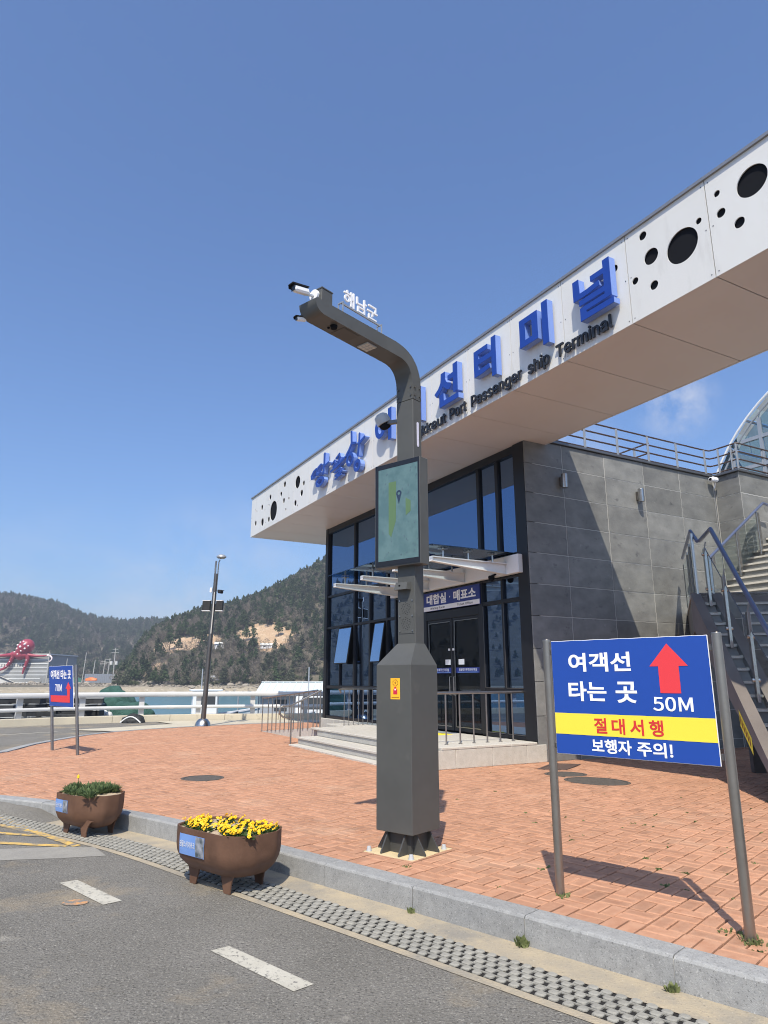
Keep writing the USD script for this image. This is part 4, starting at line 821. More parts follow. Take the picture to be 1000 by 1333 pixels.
def baluster_rail(name, label, pts, tops, bots, group=None, r=.026, rb=.015, post_every=None, m='steel_rail'):
    """top rail through tops; thin bars from bots to the rail"""
    t = thing(name, label, 'railing', (*BO, 0), BROT, group)
    obj('top_rail', MB().tube(tops, r, 10).mesh, m, t, smooth=40)
    T = np.array(tops); d = np.linalg.norm(np.diff(T[:, :2], axis=0), axis=1); cs = np.concatenate([[0], np.cumsum(d)])
    for p in bots:
        q = np.array(p[:2]); k = int(np.argmin(np.linalg.norm(T[:, :2]-q, axis=1)))
        # height of the rail above this foot
        best = None
        for i in range(len(T)-1):
            a, b = T[i], T[i+1]; ab = b[:2]-a[:2]; L = ab @ ab
            if L < 1e-9: continue
            u = np.clip(((q-a[:2]) @ ab)/L, 0, 1); e = np.linalg.norm(a[:2]+u*ab-q)
            if best is None or e < best[0]: best = (e, a[2]+u*(b[2]-a[2]))
        obj('baluster', MB().tube([p, (p[0], p[1], best[1]-.01)], rb, 8).tube([p, (p[0], p[1], p[2]+.012)], rb*2.4, 8).mesh, m, t)
    return t
baluster_rail('deck_railing', 'steel railing with thin bars along the right edge of the entrance deck', None,
    [(-.40, -2.2, 1.255), (-.40, -.05, 1.255)], [(-.40, y, DZ) for y in np.arange(-1.88, -.1, .305)])
kn_ = MB().tube([(-.40, -.07, 1.255), (-.40, -.03, 1.255)], .04, 12)
baluster_rail('deck_railing', 'steel railing with close bars at the left end of the deck beside the dark glass', None,
    [(-5.98, -1.32, 1.15), (-6.0, -1.36, 1.24), (-6.0, -1.28, 1.262), (-6.0, -.1, 1.262)], [(-6.0, y, DZ) for y in np.arange(-1.22, -.1, .135)], rb=.010)
rb_ = [(-9.90, .01), (-9.40, .05)] + [(x, None) for x in np.arange(-9.06, -5.9, .33)]
baluster_rail('ramp_railing', 'steel railing rising along the outer edge of the ramp at the far end', None,
    [(-9.93, -2.03, .96), (-9.6, -2.03, .972), (-5.84, -2.03, 1.225)], [(x, -2.03, DZ-.01+(x+5.73)*.085 if z is None else z) for x, z in rb_] + [(-5.86, -2.03, DZ)])
hr = thing('stair_handrail', 'bent steel tube handrail looping down beside the two entrance steps', 'handrail', (*BO, 0), BROT)
loop = [(-5.62, -2.03, 1.235), (-5.62, -2.62, .97), (-5.62, -2.82, .885), (-5.62, -3.02, .88), (-5.62, -3.10, .82), (-5.62, -3.10, .70), (-5.62, -3.0, .62), (-5.62, -2.82, .60)]
obj('handrail', MB().tube(loop, .022, 10).mesh, 'steel_rail', hr, smooth=40)
obj('post', MB().tube([(-5.62, -2.80, 0), (-5.62, -2.80, .89)], .020, 10).mesh, 'steel_rail', hr)
obj('post', MB().tube([(-5.66, -2.55, .0), (-5.62, -2.55, 1.0)], .018, 10).mesh, 'steel_rail', hr)
obj('post', MB().tube([(-5.62, -2.05, DZ), (-5.62, -2.05, 1.23)], .020, 10).mesh, 'steel_rail', hr)
nb = thing('notice_stand', 'yellow notice board standing inside behind the glass of the right door', 'notice board', (*bw(-2.12, .18), DZ), BROT)
obj('board', MB().bbox(-.30, .30, -.03, -.012, .33, .86, .004).mesh, 'sign_yellow', nb)
b = MB(); b.poly(Point(.16, .62).buffer(.095).difference(Point(.16, .62).buffer(.06)), -.033, -.0315, 'y')
for z, x1 in ((.76, .0), (.64, -.02), (.52, -.04), (.42, .0)): b.box(-.25, x1, -.033, -.0315, z-.028, z+.028)
obj('print', b.mesh, 'sticker_brown', nb)
obj('leg', MB().bar((-.24, 0, 0), (-.24, 0, .34), .025).mesh, 'gear_black', nb); obj('leg', MB().bar((.24, 0, 0), (.24, 0, .34), .025).mesh, 'gear_black', nb)

# ------------------------------------------------------------------ terrace railing
tr = thing('terrace_railing', 'terrace railing of brown horizontal rails on pale posts along the top of the stone wall', 'railing', (*BO, 0), BROT)
tp = [(-.13, .75), (-.13, 1.81), (-.13, 2.83), (-.13, 3.86), (-.13, 4.87), (-.13, 5.93), (.10, 6.15), (.45, 6.15), (.58, 6.17), (.58, 7.2), (.58, 8.2), (.58, 9.2)]
for x, y in tp: obj('post', MB().bbox(x-.012, x+.012, y-.03, y+.03, 6.42, 7.12, .003).mesh, 'post_grey', tr)
for z in (6.52, 6.72, 6.92, 7.135):
    obj('rail', MB().tube([(-.15, .6, z), (-.15, 5.99, z), (-.13, 6.13, z), (.0, 6.17, z), (.56, 6.17, z), (.60, 6.22, z), (.60, 9.6, z)], .019, 6).mesh, 'rail_brown', tr)
tr2 = thing('terrace_railing', 'shorter brown terrace railing running back from the roof edge across the terrace', 'railing', (*BO, 0), BROT)
for x in (-.9, -2.0, -3.1): obj('post', MB().bbox(x-.03, x+.03, 4.28, 4.31, 6.36, 7.12, .003).mesh, 'post_grey', tr2)
for z in (6.62, 6.88, 7.13): obj('rail', MB().tube([(-.45, 4.3, z), (-3.2, 4.3, z)], .019, 6).mesh, 'rail_brown', tr2)

# ------------------------------------------------------------------ outdoor staircase at the right
st = thing('outdoor_staircase', 'outdoor stone staircase with dark risers climbing to the terrace beside the stone wall', 'staircase')
ph = .199; sd = np.array([math.sin(ph), math.cos(ph)]); sr = np.array([math.cos(ph), -math.sin(ph)])
R, D = .184, .2297
def SP(k): return np.array([5.171, 10.129]) + (k-8.15)*D*sd
WID = 2.6
def wquad(p, q, z0, z1, b):                                          # block on four ground points
    P = Polygon(p); return b.poly(P, z0, z1)
for k in range(1, 17):
    a = SP(k); w = WID
    n = [tuple(a), tuple(a+sr*w), tuple(a+sr*w+sd*(D+.03)), tuple(a+sd*(D+.03))]
    if k < 16: obj('tread', MB().poly(Polygon(n), k*R-.035, k*R).mesh, 'granite', st)
    nose = [tuple(a-sd*.006), tuple(a+sr*w-sd*.006), tuple(a+sr*w+sd*.035), tuple(a+sd*.035)]
    obj('nosing', MB().poly(Polygon(nose), k*R+.001, k*R+.006).mesh, 'steel', st)
    r_ = [tuple(a+sd*.03), tuple(a+sr*w+sd*.03), tuple(a+sr*w+sd*.055), tuple(a+sd*.055)]
    obj('riser', MB().poly(Polygon(r_), (k-1)*R, k*R-.036).mesh, 'slate', st)
# side stringer: a slab that follows the flight
b = MB(); a0, a1 = SP(.0), SP(16.2)
def side(o0, o1, k0, k1, dep):
    V = []
    for o in (o0, o1):
        for k, dz in ((k0, .02), (k1, .02), (k1, -dep), (k0, -dep)):
            p = SP(k)+sr*o; V.append((p[0], p[1], max(k*R+dz, 0)))
    return V
b.add(side(-.16, -.002, .6, 16.0, .62), [(0, 3, 2, 1), (4, 5, 6, 7), (0, 1, 5, 4), (1, 2, 6, 5), (2, 3, 7, 6), (3, 0, 4, 7)])
mat('stringer_stone', (.125, .105, .092), (.165, .142, .125), s=2, rough=.6)
obj('stringer', b.mesh, 'stringer_stone', st)
obj('soffit_slab', MB().add(side(.0, WID, 1.2, 16.0, .34), [(0, 3, 2, 1), (1, 2, 6, 5), (3, 2, 6, 7), (0, 4, 7, 3)]).mesh, 'stringer_stone', st)
# landing
LZ = 16*R
wl = np.array(bw(.012, 4.45)); c16 = SP(16.0)-sr*.16
land_p = [tuple(c16), tuple(SP(16)+sr*WID), tuple(np.array(bw(4.4, 4.2))), tuple(np.array(bw(.70, 5.2))), tuple(np.array(bw(.012, 5.2))), tuple(wl)]
obj('landing', MB().poly(Polygon(land_p).convex_hull, LZ-.05, LZ).mesh, 'granite', st)
obj('landing_side', MB().poly(Polygon(land_p).convex_hull.buffer(-.02), LZ-.62, LZ-.052).mesh, 'stringer_stone', st)
for k in range(1, 17):                                               # second flight along the wall
    y = 4.15 + (k-1)*.285
    obj('tread', MB().poly(Polygon([bw(.69, y), bw(3.2, y), bw(3.2, y+.31), bw(.69, y+.31)]), LZ+k*R-.04, LZ+k*R).mesh, 'granite', st)
    obj('riser', MB().poly(Polygon([bw(.69, y+.03), bw(3.2, y+.03), bw(3.2, y+.06), bw(.69, y+.06)]), LZ+(k-1)*R, LZ+k*R-.041).mesh, 'slate', st)
pc = np.array([6.20, 11.95])
obj('pillar', MB().poly(Polygon([tuple(pc+sr*x+sd*y) for x, y in ((-.09, -.09), (.09, -.09), (.09, .09), (-.09, .09))]), 0, LZ-.6).mesh, 'steel_dark', st)
# yellow sticker on the stringer
V = []
for k, dz in ((5.1, -.42), (7.0, -.42), (7.0, -.20), (5.1, -.20)):
    p = SP(k)-sr*.163; V.append((p[0], p[1], k*R+dz))
obj('sticker', MB().quad(*V).mesh, 'sign_yellow', st)
b = MB()
for k in np.arange(5.35, 6.8, .28):
    q = []
    for kk, dz in ((k, -.37), (k+.17, -.37), (k+.17, -.25), (k, -.25)):
        p = SP(kk)-sr*.1645; q.append((p[0], p[1], kk*R+dz))
    b.quad(*q)
obj('sticker_print', b.mesh, 'sticker_brown', st)
# glass railing of the lower flight
sg = thing('stair_railing', 'glass and steel railing with blue grey handrail on the left side of the stairs', 'glass railing')
O_ = .09
def RP(k, h): p = SP(k)+sr*O_; return (p[0], p[1], k*R+h)
ldir = (np.array(wl)-c16); ldir /= np.linalg.norm(ldir)
la, lb = c16+ldir*.35+sr*.12, c16+ldir*1.15+sr*.1
ends = np.array([6.66, 15.0])
obj('handrail', MB().tube([RP(1.0, 1.0), RP(12.7, 1.0+.6), (*(c16+sr*.12), LZ+1.05)] if False else [RP(.5, 1.42), RP(12.72, 3.945-12.72*R), (*(SP(15.3)+sr*.05), 3.86)], .035, 10).mesh, 'rail_blue', sg, smooth=50)
obj('handrail', MB().tube([(*(SP(15.5)+sr*.02), 3.86), (*(la-ldir*.1), 4.12), (*ends, 4.12)], .032, 10).mesh, 'rail_blue', sg, smooth=50)
for k, h in ((14.95, .95), (10.95, 1.07), (6.7, 1.20), (2.7, 1.2)):
    p = np.array(SP(k))+sr*O_
    obj('post', MB().bbox(-.022, .022, -.05, .05, -.05, h, .004).rot(-ph).shift((p[0], p[1], k*R)).mesh, 'steel', sg)
    for hh in (.25, .85): obj('clamp', MB().tube([(p[0]-sr[0]*.05, p[1]-sr[1]*.05, k*R+hh), (p[0]+sr[0]*.05, p[1]+sr[1]*.05, k*R+hh)], .03, 8).mesh, 'steel', sg)
    obj('rail_bracket', MB().bar((p[0], p[1], k*R+h), (p[0]+sr[0]*.03, p[1]+sr[1]*.03, k*R+h+.12), .02).mesh, 'steel', sg)
for k0, k1 in ((2.75, 6.6), (6.8, 10.85), (11.05, 14.85)):
    V = [RP(k0, .12), RP(k1, .12), RP(k1, .98), RP(k0, .98)]
    b = MB().quad(*V); obj('glass_pane', b.mesh, 'clear_glass', sg)
    e = MB(); e.bar(RP(k0, .12), RP(k0, .98), .014).bar(RP(k0, .98), RP(k1, .98), .010)
    obj('pane_edge', e.mesh, 'steel_dark', sg)
lp = [c16+sr*.12, c16+sr*.10+ldir*1.05, c16+sr*.08+ldir*2.0, ends]
for a, c in zip(lp[:-1], lp[1:]):
    d = (c-a)/np.linalg.norm(c-a)
    obj('glass_pane', MB().quad((*(a+d*.06), LZ+.06), (*(c-d*.06), LZ+.06), (*(c-d*.06), LZ+1.02), (*(a+d*.06), LZ+1.02)).mesh, 'clear_glass', sg)
    for e_ in (a+d*.06, c-d*.06): obj('pane_edge', MB().bar((*e_, LZ+.06), (*e_, LZ+1.02), .014).mesh, 'steel_dark', sg)
    obj('post', MB().tube([(*a, LZ), (*a, LZ+1.08)], .025, 8).mesh, 'steel', sg)
# upper flight railing
ur = thing('stair_railing', 'glass railing with sloping blue grey handrail along the wall of the upper flight', 'glass railing', (*BO, 0), BROT)
UR = lambda y, h: (.92, y, LZ+(y-4.15)/.285*R+R+h)
obj('handrail', MB().tube([UR(4.15, .90), UR(6.33, .98), UR(6.40, .98), (.92, 6.62, UR(6.4, .98)[2]-.03)], .033, 10).mesh, 'rail_blue', ur, smooth=50)
for y in (4.3, 5.25, 6.12):
    obj('post', MB().bbox(.90, .94, y-.05, y+.05, UR(y, 0)[2]-.1, UR(y, .90)[2], .004).mesh, 'steel', ur)
for y0, y1 in ((4.38, 5.17), (5.33, 6.04)):
    obj('glass_pane', MB().quad(UR(y0, .08), UR(y1, .08), UR(y1, .86), UR(y0, .86)).mesh, 'clear_glass', ur)

# ------------------------------------------------------------------ the multi-purpose street pole
pl = thing('smart_street_pole', 'tall dark grey street pole with screen box, curved arm and cameras on the brick pavement', 'street pole', (PC[0], PC[1], 0), PROT)
H = .208; bx = MB()
obj('base_box', MB().bbox(-H, H, -H, H, .17, 1.631, .004).mesh, 'pole_grey', pl)
cx0, cx1, cy0, cy1 = -.109, .109, -.0035, .1395
V = [(-H+.002, -H+.002, 1.6305), (H-.002, -H+.002, 1.6305), (H-.002, H-.002, 1.6305), (-H+.002, H-.002, 1.6305), (cx0-.003, cy0-.003, 1.835), (cx1+.003, cy0-.003, 1.835), (cx1+.003, cy1+.003, 1.835), (cx0-.003, cy1+.003, 1.835)]
obj('taper', MB().add(V, [(0, 1, 5, 4), (1, 2, 6, 5), (2, 3, 7, 6), (3, 0, 4, 7), (4, 5, 6, 7)]).mesh, 'pole_grey', pl)
obj('column', MB().bbox(cx0, cx1, cy0, cy1, 1.83, 4.36, .005).mesh, 'pole_grey', pl)
# curved arm, profile in (y, z)
def bez(p0, p1, p2, n=10): t = np.linspace(0, 1, n)[:, None]; return list(map(tuple, (1-t)**2*np.array(p0)+2*t*(1-t)*np.array(p1)+t*t*np.array(p2)))
out = [(cy1, 4.364)] + bez((cy1, 4.50), (cy1, 4.90), (-.29, 4.905), 14) + [(-1.42, 4.888)]
inn = bez((-1.4415, 4.872), (-1.435, 4.765), (-1.33, 4.752), 7) + [(-.30, 4.752)] + bez((-.22, 4.752), (cy0, 4.752), (cy0, 4.50), 12) + [(cy0, 4.364)]
arm = obj('arm', MB().poly(Polygon(out+inn), cx0, cx1, 'x').mesh, 'pole_grey', pl, smooth=35)
b = MB()
for x in (-.085, .085):
    for z in (4.41, 4.50): b.tube([(x, cy0-.012, z), (x, cy0, z)], .009, 8)
for y in (.03, .11):
    for z in (4.41, 4.50): b.tube([(cx1, y, z), (cx1+.012, y, z)], .009, 8)
obj('bolts', b.mesh, 'steel_dark', pl, kind='stuff')
obj('arm_lamp', MB().box(-.07, .07, -.68, -.54, 4.742, 4.7515).mesh, 'cap_white', arm, label='square pale lamp glass under the arm')
b = MB()
for y in (-.66, -.61, -.56):
    for x in (-.045, .0, .045): b.box(x-.016, x+.016, y-.016, y+.016, 4.738, 4.7415)
obj('lamp_cells', b.mesh, 'grout', arm, kind='stuff')
obj('sensor', MB().lathe([(0, -.035), (.03, -.03), (.036, 0)], 14, .03, -1.12, 4.752).mesh, 'hole_dark', arm)
obj('sensor', MB().lathe([(0, -.012), (.012, -.01), (.014, 0)], 10, -.03, -1.13, 4.752).mesh, 'hole_dark', arm)
obj('hatch', MB().box(-.085, .085, -1.04, -.82, 4.7485, 4.7515).mesh, 'pole_rib', arm)
obj('camera_box', MB().bbox(-.05, .107, -1.362, -1.222, 4.885, 5.012, .003).box(-.054, .111, -1.366, -1.218, 5.0125, 5.024).mesh, 'pole_grey', arm)
def bullet(c, yaw, pitch, s=1.0):
    """small bullet camera with a dark sun visor; looks along -y before turning"""
    body = MB().bbox(-.042, .042, -.15, .06, -.04, .035, .02); vis = MB().bbox(-.050, .050, -.185, .05, .037, .052, .005).bbox(-.052, -.046, -.18, .05, .0, .05, .002); face = MB().bbox(-.036, .036, -.156, -.151, -.034, .03, .002)
    for q in (body, vis, face): q.rot(pitch, (1, 0, 0)).rot(yaw).moved(lambda v: v*s).shift(c)
    return body, vis, face
cp_ = tag(UsdGeom.Xform.Define(stage, path_of(pl)+'/'+numbered(path_of(pl), 'camera')).GetPrim(), 'white camera with black visor on top of the arm')
body, vis, face = bullet((.005, -1.49, 4.955), math.radians(-8), math.radians(8), .80)
obj('camera_body', body.mesh, 'sign_white', cp_); obj('camera_visor', vis.mesh, 'screen_bezel', cp_); obj('camera_face', face.mesh, 'screen_bezel', cp_)
obj('camera_bracket', MB().tube([(.0, -1.47, 4.945), (.01, -1.42, 4.95), (.02, -1.37, 4.96)], .018, 8).tube([(.02, -1.385, 4.96), (.02, -1.362, 4.96)], .055, 12).mesh, 'sign_white', cp_)
cp_ = tag(UsdGeom.Xform.Define(stage, path_of(pl)+'/'+numbered(path_of(pl), 'camera')).GetPrim(), 'small white camera under the left side of the arm tip')
body, vis, face = bullet((-.120, -1.375, 4.765), math.radians(-12), math.radians(14), .5)
obj('camera_body', body.mesh, 'sign_white', cp_); obj('camera_visor', vis.mesh, 'screen_bezel', cp_); obj('camera_face', face.mesh, 'screen_bezel', cp_)
obj('camera_bracket', MB().tube([(-.12, -1.36, 4.78), (-.105, -1.35, 4.80)], .018, 8).mesh, 'sign_white', cp_)
cp_ = tag(UsdGeom.Xform.Define(stage, path_of(pl)+'/'+numbered(path_of(pl), 'camera')).GetPrim(), 'dome camera on a dark bracket at the side of the column')
dcx = (-.325, .02, 4.235)
obj('camera_body', MB().lathe([(.0, .075), (.045, .07), (.075, .045), (.083, 0), (.083, -.045), (.07, -.05)], 20).rot(math.radians(28), (1, 0, 0)).rot(math.radians(-35)).shift(dcx).mesh, 'cap_white', cp_, smooth=40)
obj('camera_lens', MB().lathe([(.068, -.05), (.062, -.085), (.04, -.105), (0, -.112)], 18).rot(math.radians(28), (1, 0, 0)).rot(math.radians(-35)).shift(dcx).mesh, 'hole_dark', cp_, smooth=40)
obj('camera_bracket', MB().bar((-.29, .03, 4.19), (-.109, .06, 4.18), .05, .035).mesh, 'steel_dark', cp_)
obj('light_strip', MB().poly(LineString([(.075, 3.86), (.075, 4.10)]).buffer(.016), .109, .1125, 'x').mesh, 'led', pl)
# steel letters on the arm
lt = tag(UsdGeom.Xform.Define(stage, path_of(pl)+'/'+numbered(path_of(pl), 'name_letters')).GetPrim(), 'white steel Korean letters standing on the arm')
P = fit(hangul('해남군', 1, .012), -.955, -.455, 5.075, 5.245)
for g, c in zip((P,), 'a'): obj('lettering', MB().poly(P, -.008, .008, 'x').mesh, 'sign_white', lt)
fr = MB().bar((0, -1.0, 5.065), (0, -.42, 5.065), .014, .018)
for y in (-1.0, -.42): fr.bar((-.03, y, 4.90), (-.03, y, 5.06), .010).bar((.03, y, 4.90), (.03, y, 5.06), .010).bar((-.035, y, 5.06), (.035, y, 5.06), .012)
obj('letter_frame', fr.mesh, 'post_grey', lt)
# screen box
sx0, sx1, sy0, sy1, sz0, sz1 = -.353, .234, -.0735, .0715, 2.592, 3.684
sb_ = obj('screen_box', MB().bbox(sx0, sx1, sy0+.004, sy1, sz0, sz1, .004).mesh, 'pole_grey', pl)
obj('bezel', MB().poly(sbox(sx0+.012, sz0+.012, sx1-.004, sz1-.004).difference(sbox(sx0+.05, sz0+.065, sx1-.022, sz1-.055)), sy0, sy0+.0035, 'y').mesh, 'screen_bezel', sb_)
obj('screen', MB().box(sx0+.05, sx1-.022, sy0+.0012, sy0+.0035, sz0+.065, sz1-.055).mesh, 'screen', sb_)
X = lambda u: sx0+.05+u*(sx1-sx0-.072); Z = lambda v: sz0+.065+v*(sz1-sz0-.12)
sc = MB()
sc.poly(Polygon([(X(.27), Z(.84)), (X(.46), Z(.84)), (X(.45), Z(.41)), (X(.33), Z(.245)), (X(.27), Z(.28))]), sy0-.0002, sy0+.001, 'y').poly(Polygon([(X(.70), Z(.64)), (X(.82), Z(.60)), (X(.82), Z(.49)), (X(.70), Z(.45))]), sy0-.0002, sy0+.001, 'y')
obj('screen_map', sc.mesh, 'screen_green', sb_)
pin = Point(X(.53), Z(.70)).buffer(.034).union(Polygon([(X(.53)-.029, Z(.685)), (X(.53)+.029, Z(.685)), (X(.53), Z(.585))])).difference(Point(X(.53), Z(.70)).buffer(.016))
obj('screen_pin', MB().poly(pin, sy0-.0006, sy0+.001, 'y').mesh, 'screen_pin', sb_)
mk = MB(); rr = random.Random(5)
for _ in range(46):
    u, v_, a, l = rr.uniform(.04, .96), rr.uniform(.03, .97), rr.uniform(.5, 1.9), rr.uniform(.008, .03)
    if .25 < u < .48 and v_ > .2: continue
    mk.poly(LineString([(X(u), Z(v_)), (X(u)+l*math.cos(a), Z(v_)+l*math.sin(a))]).buffer(rr.uniform(.002, .006), cap_style=2).intersection(sbox(X(0.01), Z(0.01), X(.99), Z(.99))), sy0-.0001, sy0+.001, 'y')
obj('screen_marks', mk.mesh, 'screen_mark', sb_)
# speaker, vent plate, sticker, foot
b = MB(); b.add([(-.098, cy0-.075, 2.355), (.062, cy0-.075, 2.355), (.050, cy0-.045, 2.43), (-.095, cy0-.045, 2.43), (-.098, cy0-.001, 2.355), (.062, cy0-.001, 2.355), (.050, cy0-.001, 2.43), (-.095, cy0-.001, 2.43)], [(0, 1, 2, 3), (1, 5, 6, 2), (3, 2, 6, 7), (4, 0, 3, 7), (4, 5, 1, 0)])
spk = obj('speaker', b.mesh, 'pole_grey', pl)
obj('speaker_eye', MB().tube([(-.035, cy0-.066, 2.392), (-.035, cy0-.058, 2.395)], .010, 10).mesh, 'hole_dark', spk)
vp = obj('vent_plate', MB().bbox(-.095, .095, cy0-.004, cy0-.0005, 1.93, 2.27, .001).mesh, 'pole_grey', pl)
b = MB()
for x in (-.075, .08):
    for z in (1.955, 2.10, 2.25): b.tube([(x, cy0-.011, z), (x, cy0-.004, z)], .008, 8)
obj('plate_bolts', b.mesh, 'steel', vp, kind='stuff')
b = MB()
for cz in (2.175, 2.03):
    for k in range(24): 
        r = .012+.05*math.sqrt(k/24); a = k*2.4; b.tube([(.0+r*math.cos(a), cy0-.0055, cz+r*math.sin(a)), (.0+r*math.cos(a), cy0-.0045, cz+r*math.sin(a))], .004, 6)
obj('vent_holes', b.mesh, 'hole_dark', vp, kind='stuff')
stk = obj('warning_sticker', MB().box(-.032, .080, -H-.0016, -H-.0004, 1.318, 1.508).mesh, 'sticker_orange', pl, label='orange yellow warning sticker with a small red hand symbol')
b = MB(); cxs = .024
for k in range(12):
    a = k*math.pi/6; b.poly(LineString([(cxs+.024*math.cos(a), 1.465+.024*math.sin(a)), (cxs+.034*math.cos(a), 1.465+.034*math.sin(a))]).buffer(.0035, cap_style=2), -H-.0026, -H-.0015, 'y')
b.poly(Polygon([(cxs+.004, 1.482), (cxs-.012, 1.462), (cxs, 1.464), (cxs-.006, 1.446), (cxs+.013, 1.469), (cxs+.002, 1.468)]), -H-.0026, -H-.0015, 'y')
b.box(cxs-.045, cxs+.045, -H-.0026, -H-.0015, 1.332, 1.337)
obj('sticker_print', b.mesh, 'sticker_brown', stk)
b = MB(); b.box(cxs-.024, cxs+.024, -H-.0026, -H-.0015, 1.362, 1.408).box(cxs-.012, cxs+.012, -H-.0026, -H-.0015, 1.4085, 1.428)
obj('sticker_print', b.mesh, 'sticker_red', stk)
obj('sticker_print', MB().poly(Point(cxs, 1.405).buffer(.008), -H-.0034, -H-.0027, 'y').mesh, 'sign_white', stk)
obj('foot', MB().box(-.145, .145, -.145, .145, -.02, .185).mesh, 'pole_rib', pl)
for sx, sy, a in [(x, -1, 0) for x in (-.10, .10)] + [(x, 1, 180) for x in (-.10, .10)] + [(x, -1, 90) for x in (-.10, .10)] + [(x, -1, -90) for x in (-.10, .10)]:
    r_ = MB().poly(Polygon([(-.145, .18), (-.16, .18), (-.27, .01), (-.27, -.015), (-.145, -.015)]), -.007, .007, 'x').shift((sx, 0, 0)).rot(math.radians(a))
    obj('rib', r_.mesh, 'pole_rib', pl)
for x in (-.25, .23):
    for y in (-.255, .23):
        obj('bolt_cap', MB().lathe([(0, .036), (.016, .035), (.020, .025), (.022, .006), (.027, .0), (.027, -.01)], 12, x, y, .0).mesh, 'cap_white', pl, smooth=40)

# ------------------------------------------------------------------ big arrow sign
bs = thing('direction_sign', 'big blue and yellow sign with red up arrow and 50M on two steel posts', 'sign', (1.264, 5.383, 0), -44.42)
for x in (0.0, 1.2616):
    obj('post', MB().lathe([(.031, -.05), (.031, 1.79), (.028, 1.797), (0, 1.797)], 18, x, 0, 0).mesh, 'steel_post', bs, smooth=40)
pb = obj('panel', MB().bbox(.045, 1.208, -.012, -.002, .965, 1.782, .002).mesh, 'sign_white', bs)
obj('panel_face', MB().box(.048, 1.205, -.0135, -.0125, .968, 1.779).mesh, 'sign_blue', pb)
obj('yellow_band', MB().box(.048, 1.205, -.0145, -.0138, 1.106, 1.255).mesh, 'sign_yellow', pb)
def letters(text, x0, x1, z0, z1, m, bold, y=-.0155): return obj('lettering', MB().poly(fit(hangul(text, 1, bold), x0, x1, z0, z1), y, y+.0007, 'y').mesh, m, pb)
letters('여객선', .187, .672, 1.552, 1.688, 'sign_white', .028)
letters('타는', .174, .475, 1.343, 1.484, 'sign_white', .028); letters('곳', .545, .702, 1.337, 1.482, 'sign_white', .028)
letters('50M', .806, 1.075, 1.291, 1.383, 'sign_white', .016)
for c, x0 in (('절', .362), ('대', .496), ('서', .630), ('행', .766)): letters(c, x0, x0+.098, 1.124, 1.230, 'sign_red_text', .022, -.0165)
letters('보행자', .332, .630, .990, 1.086, 'sign_white', .026); letters('주의!', .668, .912, .990, 1.086, 'sign_white', .026)
obj('arrow', MB().poly(Polygon([(.937, 1.735), (1.068, 1.585), (1.005, 1.585), (1.005, 1.408), (.866, 1.408), (.866, 1.585), (.806, 1.585)]), -.0155, -.0148, 'y').mesh, 'sign_red', pb)
for x in (.035, 1.2266):
    obj('bracket', MB().bbox(x-.02, x+.02, -.002, .02, 1.68, 1.72, .003).bbox(x-.02, x+.02, -.002, .02, 1.0, 1.04, .003).mesh, 'steel_dark', bs)
obj('back_frame', MB().bar((.06, .006, 1.77), (1.19, .006, 1.77), .02, .02).bar((.06, .006, .98), (1.19, .006, .98), .02, .02).mesh, 'steel_dark', bs)

# ------------------------------------------------------------------ small sign at the left, leaning a little
s2 = thing('direction_sign', 'small blue sign with bent red arrow and 70M on two leaning posts by the road', 'sign', (-7.175, 15.52, 0), -44.0)
LEAN = lambda v: v + np.column_stack([-.125*v[:, 2]*.72, -.125*v[:, 2]*.69, np.zeros(len(v))])
for x in (0.0, 1.321): obj('post', MB().tube([(x, 0, -.05), (x, 0, 1.79)], .033, 12).moved(LEAN).mesh, 'steel_rail', s2, smooth=40)
p2 = obj('panel', MB().bbox(.0, 1.27, -.05, -.04, .93, 1.775, .002).moved(LEAN).mesh, 'sign_white', s2)
obj('panel_face', MB().box(.004, 1.266, -.0525, -.0505, .934, 1.771).moved(LEAN).mesh, 'sign_blue', p2)
obj('lettering', MB().poly(fit(hangul('여객선 타는 곳', 1, .035), .10, 1.17, 1.50, 1.69), -.056, -.054, 'y').moved(LEAN).mesh, 'sign_white', p2)
obj('lettering', MB().poly(fit(hangul('70M', 1, .02), .33, .70, 1.245, 1.395), -.056, -.054, 'y').moved(LEAN).mesh, 'sign_white', p2)
obj('arrow', MB().poly(Polygon([(.09, 1.02), (1.11, 1.02), (1.11, 1.30), (1.18, 1.30), (1.04, 1.44), (.90, 1.30), (.97, 1.30), (.97, 1.16), (.09, 1.16)]), -.056, -.054, 'y').moved(LEAN).mesh, 'sign_red', p2)

# ------------------------------------------------------------------ harbour lamp post
lp_ = thing('lamp_post', 'tall dark steel lamp post with two speaker boxes standing by the harbour road', 'lamp post', (-5.98, 23.47, 0), 0)
LN = lambda v: v + np.column_stack([.030*v[:, 2], np.zeros(len(v)), np.zeros(len(v))])
obj('pole', MB().tube([(0, 0, .1), (0, 0, 2.5), (0, 0, 5.05)], [.085, .078, .066], 14).moved(LN).mesh, 'steel_dark', lp_, smooth=40)
obj('pole_top', MB().tube([(-.04, 0, 5.0), (-.04, 0, 5.5)], .035, 8).tube([(.055, 0, 4.4), (.055, 0, 5.45), (.09, 0, 5.55)], .022, 8).moved(LN).mesh, 'steel_rail', lp_)
obj('base', MB().lathe([(.26, 0), (.255, .04), (.22, .13), (.15, .21), (.10, .23)], 20).mesh, 'steel', lp_, smooth=40)
obj('lamp_head', MB().lathe([(0, .12), (.10, .10), (.165, .05), (.17, .01), (.12, -.03), (0, -.05)], 18, .13, 0, 5.62).moved(LN).mesh, 'post_grey', lp_, smooth=50)
